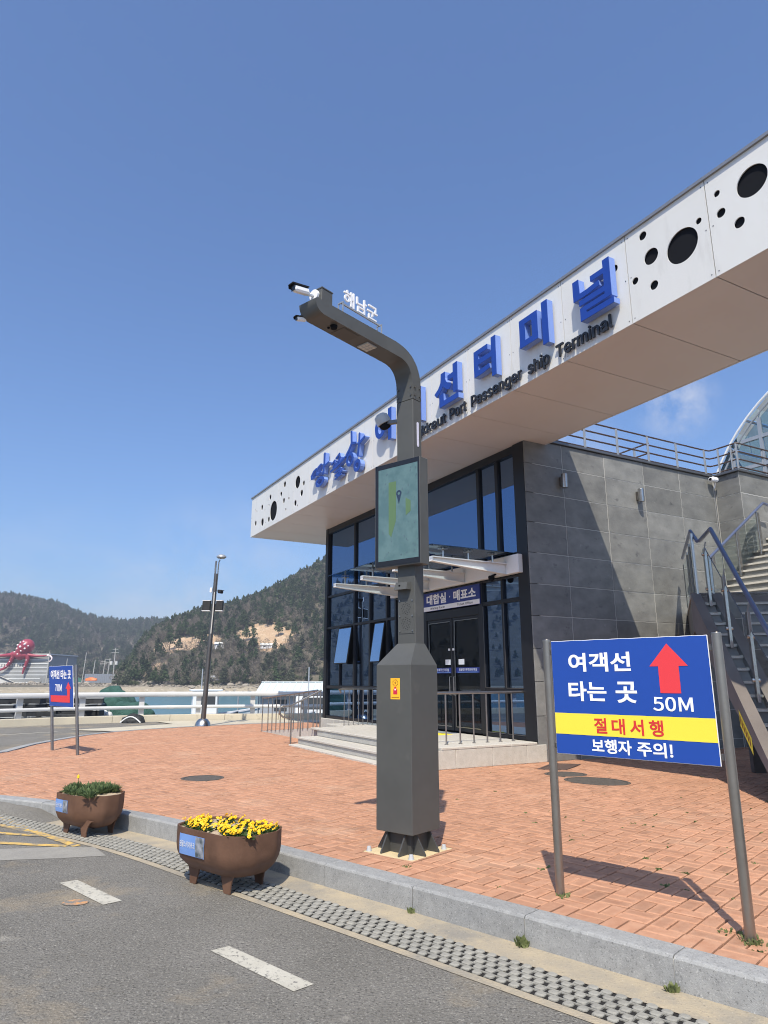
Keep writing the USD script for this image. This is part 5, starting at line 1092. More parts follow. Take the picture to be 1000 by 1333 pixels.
for x0, x1 in ((-.36, -.10), (.10, .33)):
    obj('speaker_box', MB().bbox(x0, x1, -.08, .08, 3.78, 4.11, .01).moved(LN).mesh, 'gear_black', lp_)
    obj('box_frame', MB().box(x0-.01, x1+.01, -.075, .075, 4.111, 4.13).box(x0-.01, x1+.01, -.075, .075, 3.76, 3.779).moved(LN).mesh, 'sign_white', lp_)
cm = bullet((.19, -.05, 4.42), math.radians(35), math.radians(10), 1.3)
for q, n_, m_ in zip(cm, ('camera_body', 'camera_visor', 'camera_face'), ('gear_black',)*3): obj(n_, q.moved(LN).mesh, m_, lp_)
obj('junction_box', MB().bbox(-.16, -.09, -.05, .05, 4.40, 4.56, .01).moved(LN).mesh, 'sign_white', lp_)
obj('cable', MB().tube([(.02, -.085, 3.0), (.03, -.095, 3.75), (.02, -.09, 4.4)], .018, 6).moved(LN).mesh, 'grout', lp_)

# ------------------------------------------------------------------ planters
t_ring = {}
def planter(loc, rot, name, label, Ln, Wd, hgt, facets, leg):
    t = thing(name, label, 'flower planter', (*loc, -.168), rot); t_ring[str(t.GetPath())] = None
    if facets: base = [(-.5, -.22), (-.34, -.5), (.16, -.5), (.5, -.12), (.5, .20), (.30, .5), (-.30, .5), (-.5, .25)]
    else: base = [(-.5, -.10), (-.44, -.40), (-.30, -.5), (.26, -.5), (.42, -.40), (.5, -.16), (.5, .22), (.40, .46), (.24, .5), (-.26, .5), (-.42, .44), (-.5, .2)]
    P = Polygon([(x*Ln, y*Wd) for x, y in base]); P = P.buffer(-.03).buffer(.03, 5 if not facets else 2)
    n = 72
    ringp = [P.exterior.interpolate(i/n, normalized=True) for i in range(n)]; ringp = np.array([(q.x, q.y) for q in ringp])
    def levels(scales): return np.vstack([np.column_stack([ringp*[kx, ky], np.full(n, z)]) for kx, ky, z in scales])
    t_ring[str(t.GetPath())] = ringp
    z1 = hgt; lv = [(1.0, 1.0, z1), (.995, .995, z1-.15), (.975, .97, z1-.205), (.92, .88, z1-.265), (.80, .72, z1-.315), (.58, .48, z1-.345), (.0, .0, z1-.352)]
    V = levels(lv); F = [(i*n+j, (i+1)*n+j, (i+1)*n+(j+1) % n, i*n+(j+1) % n) for i in range(len(lv)-1) for j in range(n)]
    li = [(1.0, 1.0, z1), (.985, .97, z1+.001), (.965, .945, z1-.004), (.96, .94, z1-.05)]
    V2 = levels(li); F2 = [(i*n+j, i*n+(j+1) % n, (i+1)*n+(j+1) % n, (i+1)*n+j) for i in range(len(li)-1) for j in range(n)]
    b = MB().add(V, F); b.add(V2, F2)
    obj('bowl', b.mesh, 'corten', t, smooth=32)
    sv = np.column_stack([ringp*[.962, .942], np.full(n, z1-.022)]); 
    g = MB(); rings = [sv]
    for k in (.8, .55, .3, .0): rings.append(np.column_stack([ringp*[.962*k, .942*k], np.full(n, z1-.022+.02*(1-k)) + RNG.normal(0, .004, n)]))
    Vs = np.vstack(rings); Fs = [(i*n+j, i*n+(j+1) % n, (i+1)*n+(j+1) % n, (i+1)*n+j) for i in range(4) for j in range(n)]
    obj('soil', (Vs, Fs), 'soil', t, smooth=True)
    zb = z1-.25
    for sx in (-1, 1):
        for sy in (-1, 1):
            Q = Polygon([(-.10, zb)] + [(.17-.125*math.sin(q_), zb-(zb-.0)*(1-math.cos(q_))) for q_ in np.linspace(0, math.pi/2, 7)] + [(-.035, .0), (-.06, .07)])
            b = MB().poly(affinity.scale(Q, sx, 1, origin=(0, 0)), -.006, .006, 'y').shift((sx*Ln*.235, sy*Wd*leg, 0))
            obj('leg', b.mesh, 'corten', t)
    return t
PL1, PR1 = (-1.325, 6.285), -40.0
near_pl = planter(PL1, PR1, 'flower_planter', 'nearer brown boat shaped steel planter full of yellow pansies beside the kerb', .96, .57, .45, False, .29)
def sticker(t, z0, z1, x0, x1):
    """thin label bent along the planter's side"""
    rp = t_ring[str(t.GetPath())]; fr = rp[rp[:, 1] < 0]; fr = fr[np.argsort(fr[:, 0])]
    def surf(x, z, d):
        y = np.interp(x, fr[:, 0], fr[:, 1]); k = np.interp(z, [.10, .135, .185, .245, .30, .45], [.48, .72, .88, .97, .995, 1.0])
        return np.column_stack([x, y*k-d, z])
    def patch(xa, xb, za, zb, d, name, m, n=14):
        X_, Z_ = np.meshgrid(np.linspace(xa, xb, n), np.linspace(za, zb, 6), indexing='ij'); V = surf(X_.ravel(), Z_.ravel(), d)
        F = [(i*6+j, (i+1)*6+j, (i+1)*6+j+1, i*6+j+1) for i in range(n-1) for j in range(5)]; obj(name, (V, F), m, t)
    xm = x0+(x1-x0)*.66
    patch(x0, x1, z0, z1, .0045, 'label_plate', 'label_blue'); patch(xm, x1-.004, z0+.004, z1-.004, .0060, 'label_picture', 'label_pic', 6)
    b = MB().poly(fit(hangul('땅끝스카이워크', 1, .03), x0+.012, xm-.01, (z0+z1)/2-.022, (z0+z1)/2+.028), 0, .001, 'y')
    b.moved(lambda v: surf(v[:, 0], v[:, 2], .0062+v[:, 1]*0)); obj('label_lettering', b.mesh, 'sign_white', t)
sticker(near_pl, .245, .405, -.29, .06)
PL2, PR2 = (-3.30, 8.22), -38.0
far_pl = planter(PL2, PR2, 'flower_planter', 'farther brown faceted steel planter with low green seedlings and a torn blue label', .80, .54, .43, True, .29)
sticker(far_pl, .24, .37, -.29, .0)
# plants
def leafy(b, r, n, l, w, up, rng, h0=0):
    for _ in range(n):
        a = rng.uniform(0, 6.28); el = rng.uniform(.25, 1.25)*up; rr_ = rng.uniform(0, r); x, y = rr_*math.cos(a), rr_*math.sin(a)
        ll = l*rng.uniform(.6, 1.15); d = np.array([math.cos(a)*math.cos(el), math.sin(a)*math.cos(el), math.sin(el)]); sd_ = np.array([-math.sin(a), math.cos(a), 0])*w*rng.uniform(.7, 1.2)
        p = np.array([x, y, h0+rng.uniform(0, .02)]); m_ = p+d*ll*.55; e = p+d*ll-np.array([0, 0, .01])
        b.add([p, m_+sd_, e, m_-sd_], [(0, 1, 2), (0, 2, 3)])
def pansy(seed, mname='pansy_plant'):
    rng = random.Random(seed); t = thing(mname, 'yellow pansy plant in the nearer planter', 'flower', group='yellow pansies in the nearer planter')
    b = MB(); leafy(b, .03, 40, .050, .010, .8, rng); obj('foliage', b.mesh, 'leaf', t)
    fl, dk_ = MB(), MB()
    for _ in range(rng.randint(4, 6)):
        a = rng.uniform(0, 6.28); r = rng.uniform(.0, .055); c = np.array([r*math.cos(a), r*math.sin(a), rng.uniform(.03, .065)])
        nz = np.array([rng.uniform(-.5, .5)-.25, rng.uniform(-.7, .2)-.35, rng.uniform(.35, .9)]); nz /= np.linalg.norm(nz)
        u = np.cross(nz, [0, 0, 1.]); u /= np.linalg.norm(u); w = np.cross(nz, u)
        R_ = rng.uniform(.012, .016)
        for k in range(5):
            aa = k*2*math.pi/5+.3; q = c+(u*math.cos(aa)+w*math.sin(aa))*R_*.62+nz*.002*(k % 2)
            V = [q+(u*math.cos(t_)+w*math.sin(t_))*R_*.56+nz*.004*math.sin(t_*2+k) for t_ in np.linspace(0, 2*math.pi, 8)[:-1]]
            fl.add(V, [(0, i, i+1) for i in range(1, 6)])
        V = [c+nz*.0045+(u*math.cos(t_)+w*math.sin(t_))*R_*.24 for t_ in np.linspace(0, 2*math.pi, 7)[:-1]]
        dk_.add(V, [(0, i, i+1) for i in range(1, 5)])
    obj('blossoms', fl.mesh, 'petal', t, kind='stuff'); obj('blossom_eyes', dk_.mesh, 'petal_dark', t, kind='stuff')
    return t
def scatter_in(pl_loc, rot, Ln, Wd, z, n, seed, sources):
    rng = random.Random(seed); pts = []
    a = math.radians(rot)
    tries = 0
    while len(pts) < n and tries < 5000:
        tries += 1; x, y = rng.uniform(-.46, .46), rng.uniform(-.42, .42)
        if abs(x)/.5 > .8 and abs(y)/.5 > .55: continue
        if any((x-u)**2*Ln*Ln+(y-v_)**2*Wd*Wd < .0030 for u, v_ in pts): continue
        pts.append((x, y))
    for i, (x, y) in enumerate(pts):
        X_, Y_ = x*Ln, y*Wd; loc = (pl_loc[0]+X_*math.cos(a)-Y_*math.sin(a), pl_loc[1]+X_*math.sin(a)+Y_*math.cos(a), z)
        src = sources[i % len(sources)]
        if i < len(sources):
            xf = UsdGeom.Xformable(src); ops = xf.GetOrderedXformOps(); ops[0].Set(Gf.Vec3d(*loc)); ops[1].Set(rng.uniform(-40, 40))
        else: dup(src, loc, rng.uniform(-60, 60))
zs = -.168+.445-.018
scatter_in(PL1, PR1, .96, .57, zs, 40, 4, [pansy(s) for s in (1, 2, 3, 4)])
def seedling(seed):
    rng = random.Random(seed); t = thing('seedling', 'low grey green seedling in the farther planter', 'plant', group='green seedlings in the farther planter')
    b = MB(); leafy(b, .035, 60, .10, .011, 1.25, rng); obj('foliage', b.mesh, 'leaf_grey', t)
    return t
scatter_in(PL2, PR2, .80, .54, zs-.02, 26, 9, [seedling(s) for s in (11, 12, 13)])
t = thing('pansy_bloom', 'single withered orange pansy sticking up at the left end of the farther planter', 'flower', (PL2[0]-.25, PL2[1]+.19, zs), 0)
obj('stem', MB().tube([(0, 0, 0), (.005, 0, .13)], .003, 5).mesh, 'leaf', t); obj('petals', MB().lathe([(0, .12), (.016, .125), (.012, .155), (0, .165)], 7).mesh, 'petal', t)

# ------------------------------------------------------------------ sea wall and white guard rail
GP = np.array([(-62, -24), (-45, -7), (-28, 8.9), (-18, 18.2), (-14.6, 21.4), (-12.54, 23.2), (-11.19, 24.5), (-9.38, 25.7), (-6.9, 26.75), (-4.9, 27.1), (0, 27.5), (10, 28.3), (30, 29.7)])
_gs = np.concatenate([[0], np.cumsum(np.linalg.norm(np.diff(GP, axis=0), axis=1))])
from scipy.interpolate import PchipInterpolator
gxf, gyf = PchipInterpolator(_gs, GP[:, 0]), PchipInterpolator(_gs, GP[:, 1])
def GQ(s, off=0.0):
    e = .05; p = np.array([gxf(s), gyf(s)]); t = np.array([gxf(s+e)-gxf(s-e), gyf(s+e)-gyf(s-e)]); t /= np.linalg.norm(t)
    return p + off*np.array([-t[1], t[0]])
GL = _gs[-1]
sw = thing('sea_wall', 'low sand coloured concrete sea wall under the white guard rail along the harbour road', 'wall')
gr = thing('guard_rail', 'white guard rail with two pipe rails and flat posts along the harbour road', 'guard rail')
def sweep2(prof, s0, s1, n):
    V, F = [], []
    for i in range(n+1):
        for o, z in prof: p = GQ(s0+(s1-s0)*i/n, o); V.append((p[0], p[1], z))
    m = len(prof)
    for i in range(n):
        for j in range(m): k = (j+1) % m; F.append((i*m+j, i*m+k, (i+1)*m+k, (i+1)*m+j))
    b = MB().add(V, F); b.add(V, [(0, j+1, j) for j in range(1, m-1)] + [(n*m, n*m+j, n*m+j+1) for j in range(1, m-1)]); return b.mesh
s = 18.0
while s+2.0 < GL:
    obj('wall_block', sweep2([(0, -.3), (.03, .195), (.05, .21), (.36, .21), (.38, -.3)], s+.006, s+1.994, 4), 'barrier', sw)
    s += 2.0
def oval(cx, cz, rx, rz, n=14): return [(cx+rx*math.cos(t), cz+rz*math.sin(t)) for t in np.linspace(0, 2*math.pi, n+1)[:-1]]
s = 18.0
while s+4 < GL:
    obj('top_rail', sweep2(oval(.13, .945, .055, .090), s+.005, s+3.995, 6), 'guard_white', gr, smooth=40)
    obj('lower_rail', sweep2(oval(.13, .485, .045, .062), s+.005, s+3.995, 6), 'guard_white', gr, smooth=40)
    obj('rail_sleeve', sweep2(oval(.13, .945, .062, .098), s-.14, s+.14, 2), 'guard_white', gr, smooth=40)
    obj('rail_sleeve', sweep2(oval(.13, .485, .052, .070), s-.12, s+.12, 2), 'guard_white', gr, smooth=40)
    for q in (1.0, 3.0):
        a, b_ = GQ(s+q-.09, .21), GQ(s+q+.09, .21); c = GQ(s+q+.09, .33); d = GQ(s+q-.09, .33)
        mb = MB().poly(Polygon([tuple(a), tuple(b_), tuple(c), tuple(d)]), .2, 1.02)
        obj('post', mb.mesh, 'guard_white', gr)
    s += 4.0
# pale concrete strip between the pavement and the wall
strip_p = Polygon([(-9.6, 21.7), (-8.0, 21.25), (-6.15, 23.2), (-4.6, 24.6), (-2.6, 25.5), (6, 27.2), (6, 27.95), (0, 27.52), (-4.9, 27.08), (-6.9, 26.72), (-8.4, 26.1), (-7.3, 24.6)])
drape(strip_p.difference(plaza), .022, 'pale_concrete', 'concrete_strip', kind='structure')
for pts in ([(-9.35, 18.0), (-9.22, 18.0), (-9.05, 20.2), (-9.18, 20.2)],): pass
def fline(p, q, w=.13): marking('road_marking', stroke(p, q, w), 'white_paint', .006, kind='structure')
fline((-10.9, 19.8), (-9.75, 21.3)); fline((-8.75, 22.2), (-7.75, 23.3)); fline((-13.0, 16.6), (-11.6, 18.9))
fline((-14.7, 20.9), (-12.5, 22.9), .10); fline((-12.5, 22.9), (-10.9, 24.2), .10)

# ------------------------------------------------------------------ fishing gear behind the wall
def heap(name, label, cat, c, rx, ry, h, m, seed, z=-.03, group=None):
    rng = np.random.default_rng(seed); ic = trimesh.creation.icosphere(4, 1.0); v = np.array(ic.vertices)
    n = meshkit.noise(v*2.2+seed*7.1) if hasattr(meshkit, 'noise') else 0
    n2 = meshkit.noise(v*6+seed*3.3); r = 1+.28*np.asarray(n)+.10*np.asarray(n2)
    v = v*r[:, None]; v[:, 2] = np.maximum(v[:, 2], -.05); v = v*[rx, ry, h]
    t = thing(name, label, cat, (c[0], c[1], z), 0, group); obj('pile', (v, np.array(ic.faces)), m, t, smooth=True); return t
heap('net_heap', 'upper green fishing net heap covered in netting behind the white guard rail', 'fishing net', (-10.75, 28.3), .80, .7, 1.0, 'net_green', 1)
heap('net_heap', 'lower green net heap lying right of the taller heap behind the guard rail', 'fishing net', (-9.75, 27.4), .78, .5, .60, 'net_green', 2)
t = heap('rolled_tarp', 'black rolled tarp with white edge lying in front of the sea wall beside the nets', 'tarp', (-9.05, 25.65), .36, .28, .26, 'gear_black', 3)
obj('white_edge', MB().tube([(-.36+.72*u, -.29, .02+.20*math.sin(math.pi*u)) for u in np.linspace(0, 1, 9)], .025, 6).mesh, 'buoy_white', t)
rg = random.Random(12)
def crate():
    t = thing('fish_crate', 'dark plastic fish crate in the stacked gear behind the guard rail', 'crate', group='dark fish crates behind the guard rail')
    b = MB(); b.box(-.32, .32, -.21, .21, 0, .02)
    for x0, x1, y0, y1 in ((-.32, .32, -.21, -.19), (-.32, .32, .19, .21), (-.32, -.30, -.19, .19), (.30, .32, -.19, .19)): b.box(x0, x1, y0, y1, .02, .20)
    obj('body', b.mesh, 'gear_black', t); obj('rim', MB().bar((-.33, -.215, .2), (.33, -.215, .2), .03).bar((-.33, .215, .2), (.33, .215, .2), .03).bar((-.325, -.2, .2), (-.325, .2, .2), .03).bar((.325, -.2, .2), (.325, .2, .2), .03).mesh, 'gear_grey', t)
    return t
cr = crate(); first = True
for i in range(54):
    D = rg.uniform(25.4, 28.6); px = rg.uniform(-30, 128); x = (px-500)/912*D
    lim = 23.2+(x+12.5)*.95+1.0
    if D < lim: D = lim+rg.uniform(0, 1.2)
    for lv in range(rg.randint(1, 4)):
        loc = (x, D, -.03+lv*.215); ro = rg.uniform(-50, 50)
        if first:
            ops = UsdGeom.Xformable(cr).GetOrderedXformOps(); ops[0].Set(Gf.Vec3d(*loc)); ops[1].Set(ro); first = False
        else: dup(cr, loc, ro)
bu = thing('buoy', 'round white buoy among the gear behind the guard rail', 'buoy', (-10.6, 26.6, .02), 0, 'white buoys behind the guard rail')
obj('float', MB().lathe([(0, -.16), (.10, -.13), (.16, 0), (.10, .13), (0, .16)], 14).mesh, 'buoy_white', bu, smooth=60); obj('eye', MB().tube([(0, 0, .15), (0, 0, .2)], .03, 6).mesh, 'gear_grey', bu)
for px, D, z in ((8, 27, .25), (20, 26.2, .2), (58, 26.8, .3), (72, 27.2, .75), (100, 26.4, .2), (112, 27, .55), (140, 27, .2), (146, 26.8, .15), (88, 27.2, .8)): dup(bu, ((px-500)/912*D, D, z), 20)
t = thing('hose_coil', 'black hose coil lying low behind the guard rail under the small sign', 'hose', ((92-500)/912*25.9, 25.9, 0), 0)
for k in range(3): obj('loop', MB().tube([(.6*math.cos(a)+.1*k, .3*math.sin(a), .08+.07*k) for a in np.linspace(0, 6.28, 20)], .05, 6).mesh, 'gear_black', t)

# ------------------------------------------------------------------ harbour: boats, shed, frames
def boat(name, label, loc, rot, L_, W_, m1, cabin=True):
    t = thing(name, label, 'boat', (loc[0], loc[1], WZ), rot)
    V = []; n = 9
    for i in range(n):
        u = i/(n-1); w = W_/2*(1-u**3.2) if u > .3 else W_/2*(.92+.08*u/.3); sh = 1.35+.75*u**2
        for x_, z_ in ((-w, sh), (-w*.75, -.2), (w*.75, -.2), (w, sh)): V.append((u*L_-L_*.4, x_, z_))
    F = [(i*4+j, (i+1)*4+j, (i+1)*4+j+1, i*4+j+1) for i in range(n-1) for j in range(3)] + [(0, 1, 2, 3)]
    obj('hull', (np.array(V), F), m1, t)
    D_ = [V[i*4] for i in range(n)], [V[i*4+3] for i in range(n)]
    b = MB().add([(p[0], p[1]*.97, p[2]-.12) for p in D_[0]] + [(p[0], p[1]*.97, p[2]-.12) for p in D_[1]], [(i, n+i, n+i+1, i+1) for i in range(n-1)]); obj('deck', b.mesh, 'hull_white', t)
    obj('rub_rail', MB().tube(D_[0], .06, 6).tube(D_[1], .06, 6).mesh, 'hull_grey', t)
    if cabin:
        obj('cabin', MB().bbox(-L_*.18, L_*.06, -W_*.3, W_*.3, 1.2, 3.1, .06).mesh, 'hull_white', t)
        obj('cabin_roof', MB().bbox(-L_*.21, L_*.10, -W_*.34, W_*.34, 3.1, 3.2, .03).mesh, 'hull_white', t)
        for y in (-1, 1): obj('window', MB().box(-L_*.14, L_*.03, y*W_*.302-.01, y*W_*.302+.01, 2.2, 2.85).mesh, 'far_dark', t)
        obj('window', MB().box(L_*.06, L_*.065, -W_*.24, W_*.24, 2.2, 2.85).mesh, 'far_dark', t)
        obj('mast', MB().tube([(-L_*.1, 0, 3.2), (-L_*.1, 0, 4.6)], .04, 6).mesh, 'hull_grey', t)
    return t
boat('fishing_boat', 'white fishing boat with small cabin seen between the guard rails beside the lamp post', (-12.0, 49), 20, 7.0, 2.0, 'hull_white')
boat('fishing_boat', 'low grey boat moored in the water right of the lamp post', (-7.5, 40), 8, 6.0, 1.8, 'hull_grey', False)
boat('fishing_boat', 'dark low boat moored left of the lamp post under the guard rail', (-11.2, 41), 12, 4.5, 1.5, 'gear_black', False)
boat('work_boat', 'big pale grey work boat moored behind the ramp railing and the guard rail', (-3.6, 42), 6, 9.0, 3.0, 'hull_grey', True)
fm = thing('mooring_frame', 'thin steel mooring frame standing in the water left of the blue roofed shed', 'frame', (-9.3, 45, WZ), 0)
for x in (-1.3, 0, 1.3, 2.6): obj('post', MB().tube([(x, 0, -1), (x, 0, 3.0)], .05, 8).mesh, 'post_grey', fm)
for z in (2.95, 1.5): obj('beam', MB().bar((-1.4, 0, z), (2.7, 0, z), .10).mesh, 'post_grey', fm)
sh = thing('harbour_shed', 'long low shed with pale blue green ribbed metal roof at the water', 'shed', (-8.0, 46, 0), -3)
obj('wall', MB().box(.3, 15, -1.6, 1.6, -2.3, .58).mesh, 'hull_grey', sh)
for s_ in (-1, 1):
    r0, r1 = (0, 1.30), (s_*2.1, .52)
    b = MB().add([(0, r0[0], r0[1]), (15.2, r0[0], r0[1]), (15.2, r1[0], r1[1]), (0, r1[0], r1[1]), (0, r0[0], r0[1]-.05), (15.2, r0[0], r0[1]-.05), (15.2, r1[0], r1[1]-.05), (0, r1[0], r1[1]-.05)], [(0, 1, 2, 3) if s_ > 0 else (3, 2, 1, 0), (4, 7, 6, 5), (0, 3, 7, 4), (2, 1, 5, 6), (3, 2, 6, 7)])
    obj('roof', b.mesh, 'roof_blue', sh)
    rb2 = MB()
    for x in np.arange(.2, 15, .42): rb2.bar((x, r0[0], r0[1]+.015), (x, r1[0], r1[1]+.015), .045)
    obj('roof_ribs', rb2.mesh, 'roof_blue', sh, kind='stuff')
obj('ridge_cap', MB().bar((0, 0, 1.325), (15.2, 0, 1.325), .22, .04).mesh, 'hull_white', sh)
obj('gable', MB().poly(Polygon([(-1.9, .55), (1.9, .55), (0, 1.24)]), .28, .30, 'x').mesh, 'far_dark', sh)
for x in np.arange(1.2, 14, 1.6): obj('window', MB().box(x, x+.8, -1.62, -1.605, -.45, .25).mesh, 'far_dark', sh)

# ------------------------------------------------------------------ hills across the harbour
def lerp_tab(tab): xs_, ys_ = zip(*tab); return lambda a: np.interp(a, xs_, ys_)
E1 = lerp_tab([(-22.5, 0), (-21.2, .6), (-20.0, 1.6), (-19.2, 2.9), (-18.2, 3.75), (-16.8, 4.3), (-15.3, 4.85), (-13.0, 5.3), (-11.5, 5.75), (-10.0, 6.35), (-7.5, 7.5), (-4.7, 8.85), (0, 10.5), (5, 12), (14, 12)])
E2 = lerp_tab([(-130, 6), (-100, 7.0), (-70, 8.0), (-50, 7.4), (-36, 6.2), (-30, 5.6), (-27.5, 5.45), (-25.6, 5.2), (-24.6, 4.85), (-22.6, 4.25), (-20.5, 4.15), (-19, 4.3), (-17.6, 4.25), (-16, 4.0), (-12, 4.2), (0, 4), (14, 4)])
def hz(az, r):
    """height of the land at azimuth az (degrees) and distance r"""
    az, r = np.asarray(az, float), np.asarray(r, float); x, y = r*np.sin(np.radians(az)), r*np.cos(np.radians(az))
    p = np.stack([x, y, np.zeros_like(x)], -1).reshape(-1, 3)
    n = np.asarray(meshkit.fbm(p/95, 4, 3)).reshape(x.shape); n2 = np.asarray(meshkit.fbm(p/28, 3, 5)).reshape(x.shape)
    sh_ = -4.2+3.3*ss(222, 233, r)+.9*ss(233, 260, r)
    H1 = 1.5+430*np.tan(np.radians(E1(az)))-6.5; H2 = 1.5+840*np.tan(np.radians(E2(az)))-6.5
    t1 = np.clip((r-236)/(430-236), 0, 1.6); k1 = np.where(t1 < 1, (1-np.cos(np.pi*t1**.72))/2, 1-.25*(t1-1))
    t2 = np.clip((r-430)/(840-430), 0, 1.5); k2 = np.where(t2 < 1, (1-np.cos(np.pi*t2**.9))/2, 1-.2*(t2-1))
    w = 1+0*r
    h1 = np.maximum(H1, 0)*k1*w*(1+.16*n*(1-np.clip(t1, 0, 1)**6)) + n2*2.0*np.clip(k1*3, 0, 1)*np.clip(H1/25, 0, 1)*(1-.6*np.clip(t1, 0, 1)**6)
    h2 = np.maximum(H2, 0)*k2*(1+.14*n*(1-np.clip(t2, 0, 1)**6)) + n2*3.0*np.clip(k2*3, 0, 1)*(1-.6*np.clip(t2, 0, 1)**6)
    return sh_ + np.maximum(h1, h2)
az = np.concatenate([np.arange(-120, -31, 1.5), np.arange(-31, -2, .22), np.arange(-2, 14, .8)])
rr_ = np.concatenate([np.arange(214, 250, 3.0), np.arange(250, 460, 5.0), np.arange(460, 1000, 15.0)])
A, Rr = np.meshgrid(az, rr_, indexing='ij'); Hh = hz(A, Rr)
VV = np.stack([Rr*np.sin(np.radians(A)), Rr*np.cos(np.radians(A)), Hh], -1).reshape(-1, 3)
na, nr = A.shape
ii, jj = np.meshgrid(np.arange(na-1), np.arange(nr-1), indexing='ij'); q0 = (ii*nr+jj).ravel()
quads = np.stack([q0, q0+1, q0+nr+1, q0+nr], 1)
quads = quads[:, ::-1]
ctr = VV[quads].mean(1); ca = np.degrees(np.arctan2(ctr[:, 0], ctr[:, 1])); cr_ = np.hypot(ctr[:, 0], ctr[:, 1]); ce = np.degrees(np.arctan2(ctr[:, 2]-1.5, cr_))
wob = .5*np.asarray(meshkit.noise(ctr/14))
def cutmask(a, e, r, wb):
    m1 = (np.abs(a+15.6)/2.75)**2 + ((e-2.75-(a+15.6)*.16)/.50)**2 < 1+.9*wb
    m2 = (np.abs(a+9.8)/2.3)**2 + ((e-3.35)/1.10)**2 < .85+1.1*wb
    m3 = (np.abs(a+18.3)/1.0)**2 + ((e-.75-(a+18.3)*.45)/.33)**2 < 1+.8*wb
    return (m1 | m2 | m3) & (r < 432) & (r > 240)
mk_ = cutmask(ca, ce, cr_, wob); shm = (cr_ < 236.5) & ~mk_
used = lambda f: (lambda u, inv: (VV[u], inv.reshape(-1, 4)))(*np.unique(f, return_inverse=True))
obj('hills', used(quads[~mk_ & ~shm]), 'hill_ground', smooth=True, kind='structure')
obj('cut_slope', used(quads[mk_]), 'cut_earth', smooth=True, kind='structure')
obj('shore', used(quads[shm]), 'shore', smooth=True, kind='structure')

# tree kinds
def clumps(cs, n, size, rng, flat=.6):
    b = []; f = []; k = 0
    for c, r in cs:
        for _ in range(n):
            d = rng.normal(size=3); d /= np.linalg.norm(d); p = np.array(c)+d*np.array(r)*rng.uniform(.55, 1.0)
            u = rng.normal(size=3); u /= np.linalg.norm(u); nn = d+rng.normal(size=3)*.6; w = np.cross(nn, u); w /= np.linalg.norm(w)+1e-9; u = np.cross(w, nn); u /= np.linalg.norm(u)+1e-9
            s_ = size*rng.uniform(.6, 1.25)
            b += [p-u*s_-w*s_*flat*.4, p+u*s_*.2-w*s_*flat, p+u*s_+w*s_*flat*.3, p-u*s_*.3+w*s_*flat]; f.append((k, k+1, k+2, k+3)); k += 4
    return np.array(b), np.array(f)
def pine_mesh(seed, h=8.5, n=20, size=.50):
    rng = np.random.default_rng(seed); cs = []
    for i in range(9):
        u = i/8; z = h*(.36+.60*u); rad = (1-u)**.7*1.75+.45; a = rng.uniform(0, 6.28)
        cs.append(((rad*.55*math.cos(a), rad*.55*math.sin(a), z), (rad*.85, rad*.85, .75)))
        if u < .75: cs.append(((-rad*.6*math.cos(a), -rad*.6*math.sin(a), z-.4), (rad*.7, rad*.7, .6)))
    return clumps(cs, n, size, rng)
def bare_mesh(seed, h=7.0):
    rng = np.random.default_rng(seed); b = MB()
    b.tube([(0, 0, 0), (rng.normal(0, .2), rng.normal(0, .2), h*.45), (rng.normal(0, .4), rng.normal(0, .4), h*.8)], [.13, .09, .03], 4, False)
    for _ in range(120):
        a, u = rng.uniform(0, 6.28), rng.uniform(.25, 1); r = 2.3*math.sin(math.pi*min(u*.85+.1, 1))**.8*rng.uniform(.3, 1)
        p = np.array([r*math.cos(a), r*math.sin(a), h*u]); d = np.array([math.cos(a)*.5, math.sin(a)*.5, 1])*rng.uniform(.35, .9)+rng.normal(size=3)*.25; s_ = np.cross(d, rng.normal(size=3)); s_ = s_/np.linalg.norm(s_)*rng.uniform(.05, .13)
        b.add([p-s_, p+s_, p+d+s_*.2, p+d-s_*.2], [(0, 1, 2, 3)])
    return b.mesh
def shrub_mesh(seed):
    rng = np.random.default_rng(seed); cs = [((rng.uniform(-1.1, 1.1), rng.uniform(-1.1, 1.1), rng.uniform(.6, 2.0)), (1.1, 1.1, .9)) for _ in range(7)]
    return clumps(cs, 26, .34, rng)
def spots(n, amin, amax, rmin, rmax, seed, dens=None):
    rng = np.random.default_rng(seed); a = rng.uniform(amin, amax, n); r = np.sqrt(rng.uniform(rmin**2, rmax**2, n)); z = hz(a, r)
    x, y = r*np.sin(np.radians(a)), r*np.cos(np.radians(a)); e = np.degrees(np.arctan2(z-1.5, r)); wb = .5*np.asarray(meshkit.noise(np.stack([x, y, z], 1)/14))
    keep = (z > -.55) & ~cutmask(a, e, r, wb-.12); 
    return np.stack([x, y, z, a, r], 1)[keep]
forest = UsdGeom.PointInstancer.Define(stage, '/World/forest'); tag(forest.GetPrim(), 'dense mixed forest of dark pines and bare grey trees covering the hills', 'forest', kind='stuff')
protos = []
UsdGeom.Scope.Define(stage, '/World/forest/kinds')
for i, (ms, mm) in enumerate([(pine_mesh(1), 'pine_leaf'), (pine_mesh(2, 9.5), 'pine_leaf'), (pine_mesh(3, 7.5), 'pine_leaf_pale'), (bare_mesh(4), 'twig'), (bare_mesh(5, 6), 'twig'), (shrub_mesh(6), 'shrub_leaf'), (shrub_mesh(7), 'pine_leaf_pale')]):
    g = usdkit.mesh(stage, f'/World/forest/kinds/{["pine", "tall_pine", "pale_pine", "bare_tree", "low_bare_tree", "shrub", "pale_shrub"][i]}', ms, M[mm]); protos.append(g.GetPath())
P1 = spots(9500, -21.0, 8, 235.5, 445, 1); P2 = spots(11000, -33, 2, 440, 880, 2); P3 = spots(3200, -115, -33, 440, 880, 3); P4 = spots(800, -33, -20, 246, 440, 8)
